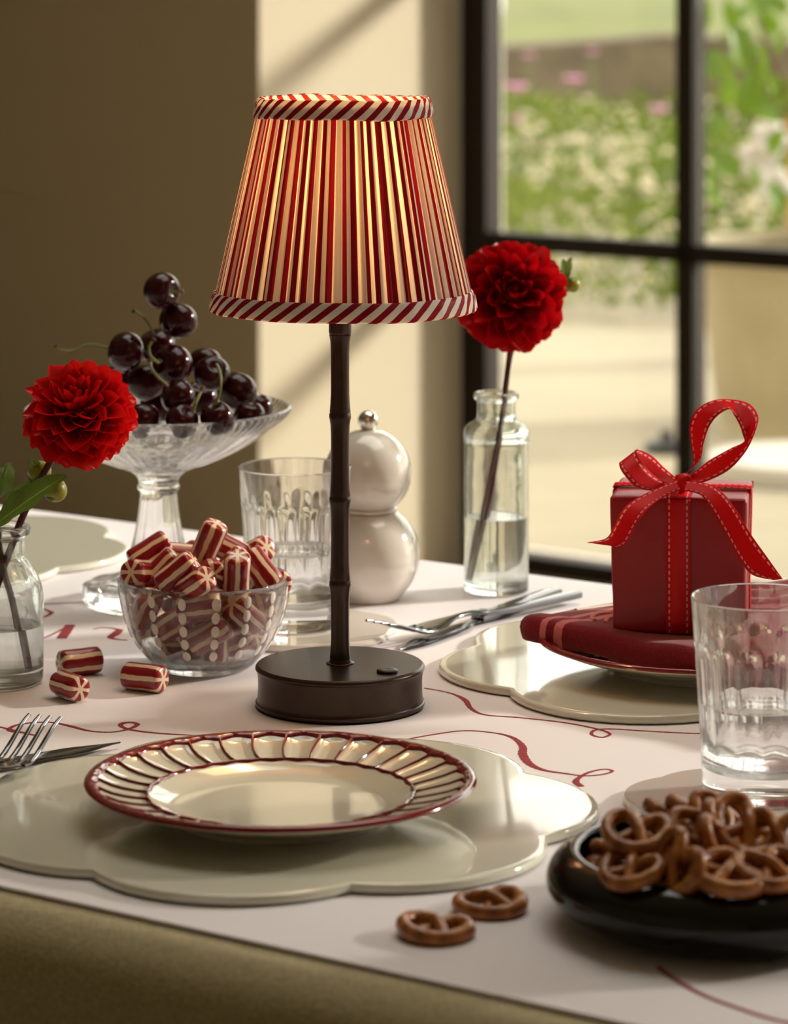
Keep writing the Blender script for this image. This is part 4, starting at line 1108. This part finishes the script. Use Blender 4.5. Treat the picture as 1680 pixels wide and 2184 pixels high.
# ================================================================== GIFT
GS = (.0905, .083, .0905); GA_ = math.radians(-9.0)
gf = pd(1453, 1350, 2.13); gz = T + .0370
gx = Matrix.Rotation(GA_, 3, 'Z')
gc = Vector(((1455 - 840) * 2.172 / F, 2.172, gz))
gift = thing('gift_box', 'red paper wrapped gift box tied with a stitched red ribbon bow', 'gift', gc, GA_)
bm = bmesh.new(); bmesh.ops.create_cube(bm, size=1.0)
for v_ in bm.verts:
    k_ = 1.0 if v_.co.z > 0 else .955
    v_.co = Vector((v_.co.x * GS[0] * k_, v_.co.y * GS[1] * k_, (v_.co.z + .5) * GS[2]))
bmesh.ops.bevel(bm, geom=list(bm.edges), offset=.0032, segments=3, affect='EDGES', profile=.6)
bmesh.ops.subdivide_edges(bm, edges=[e_ for e_ in bm.edges if e_.calc_length() > .03], cuts=7, use_grid_fill=True)
for v_ in bm.verts:
    n_ = math.sin(v_.co.x * 150 + v_.co.z * 60) * math.sin(v_.co.z * 110 + v_.co.y * 90); v_.co += v_.co.normalized() * n_ * .0004
me = bpy.data.meshes.new('box'); bm.to_mesh(me); bm.free(); me.polygons.foreach_set('use_smooth', [True] * len(me.polygons)); me.materials.append(M['gift_paper']); link('wrapped_box', me, gift)
b = MB(); b.box((.0415, .0412, .0872), (.008, .0015, .0045)); obj('paper_fold', b, M['gift_paper'], gift, False)
def strip(rows_ab, name, parent, m='ribbon', inv=None, thick=.0005, n=10, cross=5):
    A = crom([tuple(a) for a, c in rows_ab], n); B = crom([tuple(c) for a, c in rows_ab], n); rows = []; uvs = []; L = 0
    for i in range(len(A)):
        if i: L += ((A[i] + B[i]) / 2 - (A[i - 1] + B[i - 1]) / 2).length
        rows.append([A[i].lerp(B[i], k_ / (cross - 1)) for k_ in range(cross)]); uvs.append([(L, k_ / (cross - 1)) for k_ in range(cross)])
    m_ = MB()
    if inv is not None: rows = [[inv @ p_ for p_ in r] for r in rows]
    m_.grid(rows, uvs=uvs); o = obj(name, m_, M[m], parent, True, 0)
    s_ = o.modifiers.new('thickness', 'SOLIDIFY'); s_.thickness = thick; s_.offset = 0
    return o
hw_ = .0079; e_ = .0009
hx, hy, ht = GS[0] / 2, GS[1] / 2, GS[2]
k0 = .957
band1 = [((s_, y_, z_)) for s_, y_, z_ in ()]
def band(path, name, axis):
    rows_ab = []
    for p_ in path:
        p_ = Vector(p_); d_ = Vector((hw_, 0, 0)) if axis == 'x' else Vector((0, hw_, 0)); rows_ab.append((p_ - d_, p_ + d_))
    return strip(rows_ab, name, gift, 'ribbon', None, .0005, 4, 3)
band([(0, -hy * k0 - e_, .001), (0, -hy * .98 - e_, ht * .5), (0, -hy - e_, ht - .006), (0, -hy - e_ + .0012, ht - .001), (0, -hy + .003, ht + e_), (0, 0, ht + e_), (0, hy - .003, ht + e_), (0, hy + e_ - .0012, ht - .001), (0, hy + e_, ht - .006), (0, hy * k0 + e_, .001)], 'ribbon_band', 'x')
band([(-hx * k0 - e_, 0, .001), (-hx * .98 - e_, 0, ht * .5), (-hx - e_, 0, ht - .006), (-hx - e_ + .0012, 0, ht - .001), (-hx + .003, 0, ht + e_ * 1.6), (0, 0, ht + e_ * 1.6), (hx - .003, 0, ht + e_ * 1.6), (hx + e_ - .0012, 0, ht - .001), (hx + e_, 0, ht - .006), (hx * k0 + e_, 0, .001)], 'ribbon_band', 'y')
ginv = (Matrix.Translation(gc) @ Matrix.Rotation(GA_, 4, 'Z')).inverted()
def px_strip(data, name):
    return strip([(pd(*a), pd(*c)) for a, c in data], name, gift, 'ribbon', ginv)
px_strip([((1448, 1022, 2.150), (1462, 1010, 2.150)), ((1478, 990, 2.158), (1492, 980, 2.150)), ((1473, 940, 2.160), (1500, 946, 2.150)), ((1471, 908, 2.162), (1512, 910, 2.148)), ((1486, 874, 2.164), (1530, 886, 2.148)),
          ((1523, 854, 2.166), (1555, 872, 2.150)), ((1566, 853, 2.166), (1566, 886, 2.152)), ((1598, 862, 2.160), (1576, 905, 2.150)), ((1616, 886, 2.152), (1583, 925, 2.146)), ((1612, 914, 2.140), (1586, 944, 2.152)),
          ((1590, 962, 2.136), (1562, 955, 2.158)), ((1552, 1003, 2.138), (1516, 980, 2.160)), ((1500, 1028, 2.142), (1484, 1004, 2.158)), ((1464, 1030, 2.146), (1462, 1014, 2.152))], 'bow_loop')
px_strip([((1444, 1022, 2.152), (1428, 1040, 2.142)), ((1416, 998, 2.156), (1400, 1036, 2.144)), ((1391, 974, 2.158), (1366, 1012, 2.146)), ((1364, 960, 2.154), (1326, 987, 2.142)), ((1356, 962, 2.144), (1321, 995, 2.132)),
          ((1366, 984, 2.136), (1332, 1014, 2.126)), ((1392, 1012, 2.136), (1356, 1038, 2.126)), ((1422, 1030, 2.140), (1386, 1046, 2.130)), ((1446, 1030, 2.146), (1424, 1044, 2.138))], 'bow_loop')
px_strip([((1443, 1024, 2.138), (1450, 1044, 2.132)), ((1400, 1042, 2.128), (1412, 1062, 2.122)), ((1352, 1066, 2.118), (1384, 1082, 2.113)), ((1327, 1088, 2.112), (1366, 1104, 2.108)), ((1309, 1122, 2.108), (1351, 1130, 2.105)), ((1292, 1148, 2.104), (1336, 1158, 2.103)), ((1252, 1157, 2.100), (1322, 1167, 2.102))], 'ribbon_tail')
px_strip([((1464, 1026, 2.138), (1458, 1046, 2.130)), ((1508, 1032, 2.130), (1494, 1056, 2.122)), ((1540, 1050, 2.118), (1518, 1088, 2.112)), ((1570, 1088, 2.108), (1547, 1140, 2.104)), ((1600, 1138, 2.100), (1576, 1192, 2.098)), ((1637, 1190, 2.093), (1604, 1226, 2.092)), ((1669, 1235, 2.088), (1650, 1237, 2.088))], 'ribbon_tail')
b = MB(); kc = ginv @ pd(1456, 1030, 2.142)
b.ellipsoid(kc, (.0056, .0050, .0068), 16, 8, Quaternion((0, 1, 0), .5)); o = obj('knot', b, M['ribbon'], gift)
for v_ in o.data.vertices:
    v_.co += (v_.co - kc).normalized() * .0007 * math.sin(v_.co.x * 2600 + v_.co.z * 1500)

# ================================================================== PRETZELS
PX, PY = .1655, 1.62
bb = thing('pretzel_bowl', 'low glossy black bowl full of pretzels at the lower right', 'bowl', (PX, PY, T + .0003))
b = MB(); b.lathe(prof([(0, .0005), (.058, .0003), (.066, .001), (.077, .005), (.0862, .012), (.0895, .019), (.0880, .0262), (.0835, .0320), (.0780, .0350), (.0740, .0356), (.0725, .0345), (.0728, .0320), (.0750, .0265), (.0756, .0200), (.0725, .0130), (.064, .0080), (.050, .0060), (0, .0058)], 4), 96); obj('body', b, M['black_lacquer'], bb, True, 60, fix=True)
pk = [(.40, -.66, .0), (.17, -.20, .12), (.0, .10, .16), (-.2, .44, .05), (-.5, .67, 0), (-.84, .50, 0), (-.95, .05, 0), (-.72, -.47, 0), (-.36, -.76, 0), (0, -.84, 0), (.36, -.76, 0), (.72, -.47, 0), (.95, .05, 0), (.84, .50, 0), (.5, .67, 0), (.2, .44, -.02), (0, .10, -.12), (-.17, -.20, -.02), (-.40, -.66, .06)]
S_ = .0158
cp = crom([(x * S_, y * S_, z * S_) for x, y, z in pk], 5); n_ = len(cp)
b = MB(); b.tube(cp, [.0034 * (.80 + .28 * math.sin(PI * i / (n_ - 1)) + .03 * math.sin(i * 1.3)) for i in range(n_)], 9); pretzel_me = b.mesh('pretzel', True, 0); pretzel_me.materials.append(M['pretzel'])
def pretzel(loc, q, label, group=None, s=1.0):
    o = link('pretzel', pretzel_me); o.rotation_mode = 'QUATERNION'; o.location = loc; o.rotation_quaternion = q; o.scale = (s, s, s * 1.1); return tag(o, label, 'pretzel', group)
def pq(nrm, up):
    z = Vector(nrm).normalized(); y = Vector(up); y = (y - z * y.dot(z)).normalized(); x = y.cross(z); return Matrix((x, y, z)).transposed().to_quaternion()
p = pt(928, 1998) + UP * .0042; pretzel(p, pq((.05, -.08, 1), (.15, 1, 0)), 'glazed pretzel lying alone on the cloth nearest the front edge', None, 1.08)
p = pt(1048, 1944) + UP * .0042; pretzel(p, pq((-.02, -.1, 1), (-.35, 1, 0)), 'glazed pretzel on the cloth between the placemat and the black bowl', None, 1.08)
ph_ = [((1357, 1772), 1.585, (-.08, -.42, .9), (.3, .8, .3), 1.0, 'pretzel facing us on the left rim of the black bowl'),
       ((1345, 1852), 1.565, (-.25, -.30, .92), (.6, .6, .3), .95, 'pretzel lying low inside the left wall of the black bowl'),
       ((1445, 1842), 1.56, (-.75, -.45, .35), (.45, -.1, .85), 1.05, 'pretzel leaning steeply to the right in front in the black bowl'),
       ((1495, 1750), 1.60, (.2, -.62, .7), (-.5, .1, .8), 1.0, 'pretzel at the top of the heap left of the largest one'),
       ((1520, 1775), 1.585, (.92, -.25, .3), (.1, -.2, .95), 1.0, 'pretzel standing edge-on in the middle of the heap'),
       ((1592, 1765), 1.59, (.15, -.66, .72), (.55, .25, .8), 1.15, 'largest pretzel facing us on top of the heap'),
       ((1550, 1862), 1.552, (.05, -.25, .95), (.9, .4, .1), 1.1, 'pretzel lying flat at the front rim of the black bowl'),
       ((1640, 1850), 1.555, (.1, -.4, .9), (-.3, .9, .3), 1.0, 'pretzel lying at the front right of the black bowl'),
       ((1655, 1780), 1.585, (-.2, -.75, .6), (.2, .5, .8), 1.0, 'pretzel at the right edge of the photo on the heap')]
hp = []
for (x, y), D, n__, u__, s_, lab in ph_:
    c = pd(x, y, D); hp.append(c); pretzel(c, pq(n__, u__), lab, None, s_)
PRETZ = [(0.0084,0.01,0.0098,0.984,0.0,0.0,0.181),(-0.0371,0.015,0.0104,0.836,0.016,0.013,0.549),(-0.001,-0.0116,0.017,0.995,0.0,-0.0,0.102),(0.0258,-0.0189,0.0098,0.889,-0.0,0.0,0.458),(-0.0507,0.0211,0.0195,0.022,0.94,-0.335,-0.054),(0.0437,0.0182,0.0119,0.042,0.053,0.02,-0.997),(-0.0234,-0.0201,0.0227,0.488,0.332,0.559,0.582),(-0.0035,0.0472,0.0118,0.635,0.035,0.045,-0.771),(-0.0227,0.0165,0.019,0.149,-0.665,-0.688,0.25),(0.028,0.049,0.017,0.008,-0.619,-0.746,-0.247),(-0.0565,-0.0114,0.0239,0.424,0.016,0.083,-0.902),(0.0271,-0.0311,0.017,0.065,0.0,-0.0,-0.998),(0.0172,0.047,0.0229,0.029,0.399,0.9,0.175),(0.0091,0.0104,0.0223,0.274,-0.072,-0.106,-0.953),(-0.0017,0.0433,0.0251,0.953,0.185,-0.161,-0.175),(-0.0162,-0.0512,0.0243,0.764,0.03,0.636,0.101),(0.04,-0.0065,0.022,0.061,0.959,0.267,-0.071),(0.0446,-0.0373,0.0258,0.65,0.159,-0.094,0.738),(-0.0455,-0.015,0.0155,0.036,-0.634,0.769,0.076),(0.0137,-0.0319,0.0242,0.0,0.465,0.885,0.0),(-0.0387,-0.0398,0.0246,0.021,0.54,-0.78,-0.316),(0.0212,-0.0617,0.0265,0.55,0.6,0.532,-0.234),(0.0572,-0.0015,0.0268,0.068,0.221,-0.971,0.064),(-0.0409,-0.0331,0.0206,0.234,-0.946,0.065,0.214),(-0.0237,0.0267,0.027,0.175,-0.457,-0.847,0.206),(0.0152,-0.0555,0.026,0.44,0.39,0.703,-0.401),(-0.0193,-0.0063,0.0335,0.48,0.186,0.309,0.799),(0.0417,0.035,0.0277,0.109,-0.052,-0.958,-0.261),(-0.0082,-0.0434,0.0234,0.706,-0.392,0.49,-0.33),(0.0239,0.0001,0.0306,0.578,-0.099,-0.017,-0.81),(-0.0208,0.0271,0.0337,0.687,-0.247,0.111,-0.674),(-0.0503,0.0115,0.0312,0.01,0.567,0.811,-0.144),(-0.0078,0.0196,0.0364,0.065,0.954,0.126,-0.262),(0.0469,0.0268,0.0301,0.276,-0.806,-0.52,-0.065),(0.0504,-0.0252,0.0378,0.14,-0.884,0.425,0.136),(-0.0114,0.0408,0.0422,0.118,-0.654,-0.707,0.243),(0.0157,-0.0373,0.0345,0.026,0.981,0.164,0.097),(-0.0079,-0.0204,0.0402,0.086,-0.761,-0.526,0.369),(0.0323,0.0173,0.0419,0.983,0.02,-0.175,-0.046),(0.054,0.0037,0.0337,0.071,0.993,0.075,-0.058),(-0.0224,0.0491,0.0382,0.853,-0.204,0.177,-0.447),(0.0168,-0.01,0.0436,0.212,0.166,-0.033,-0.962),(-0.0016,0.0046,0.0456,0.647,-0.702,-0.295,-0.035),(0.0021,0.033,0.0447,0.253,0.644,-0.716,-0.095)]
PSKIP = set([0, 1, 2, 3, 5, 7, 8, 9, 11, 12, 13, 14, 16, 17, 18, 19, 20, 22, 23, 25, 26, 27, 28, 29, 33, 34, 38, 39])
PLAB = {40: 'part-hidden pretzel in the black bowl, top row, first from left', 35: 'part-hidden pretzel in the black bowl, top row, second from left', 32: 'part-hidden pretzel in the black bowl, top row, third from left', 42: 'part-hidden pretzel in the black bowl, top row, fourth from left', 43: 'part-hidden pretzel in the black bowl, top row, fifth from left', 31: 'part-hidden pretzel in the black bowl, middle row, first from left', 24: 'part-hidden pretzel in the black bowl, middle row, second from left', 30: 'part-hidden pretzel in the black bowl, middle row, third from left', 37: 'part-hidden pretzel in the black bowl, middle row, fourth from left', 41: 'part-hidden pretzel in the black bowl, middle row, fifth from left', 10: 'part-hidden pretzel in the black bowl, bottom row, first from left', 4: 'part-hidden pretzel in the black bowl, bottom row, second from left', 6: 'part-hidden pretzel in the black bowl, bottom row, third from left', 15: 'part-hidden pretzel in the black bowl, bottom row, fourth from left', 36: 'part-hidden pretzel in the black bowl, bottom row, fifth from left', 21: 'part-hidden pretzel in the black bowl, bottom row, sixth from left'}
for i, (x, y, z, a, bq, cq, dq) in enumerate(PRETZ):
    c = Vector((PX + x, PY + y, T + z + .0008))
    if i in PSKIP or any((c - h).length < .013 for h in hp): continue
    pretzel(c, Quaternion((a, bq, cq, dq)), PLAB.get(i, 'brown glazed pretzel piled inside the low black bowl'), 'pretzels piled in the black bowl')
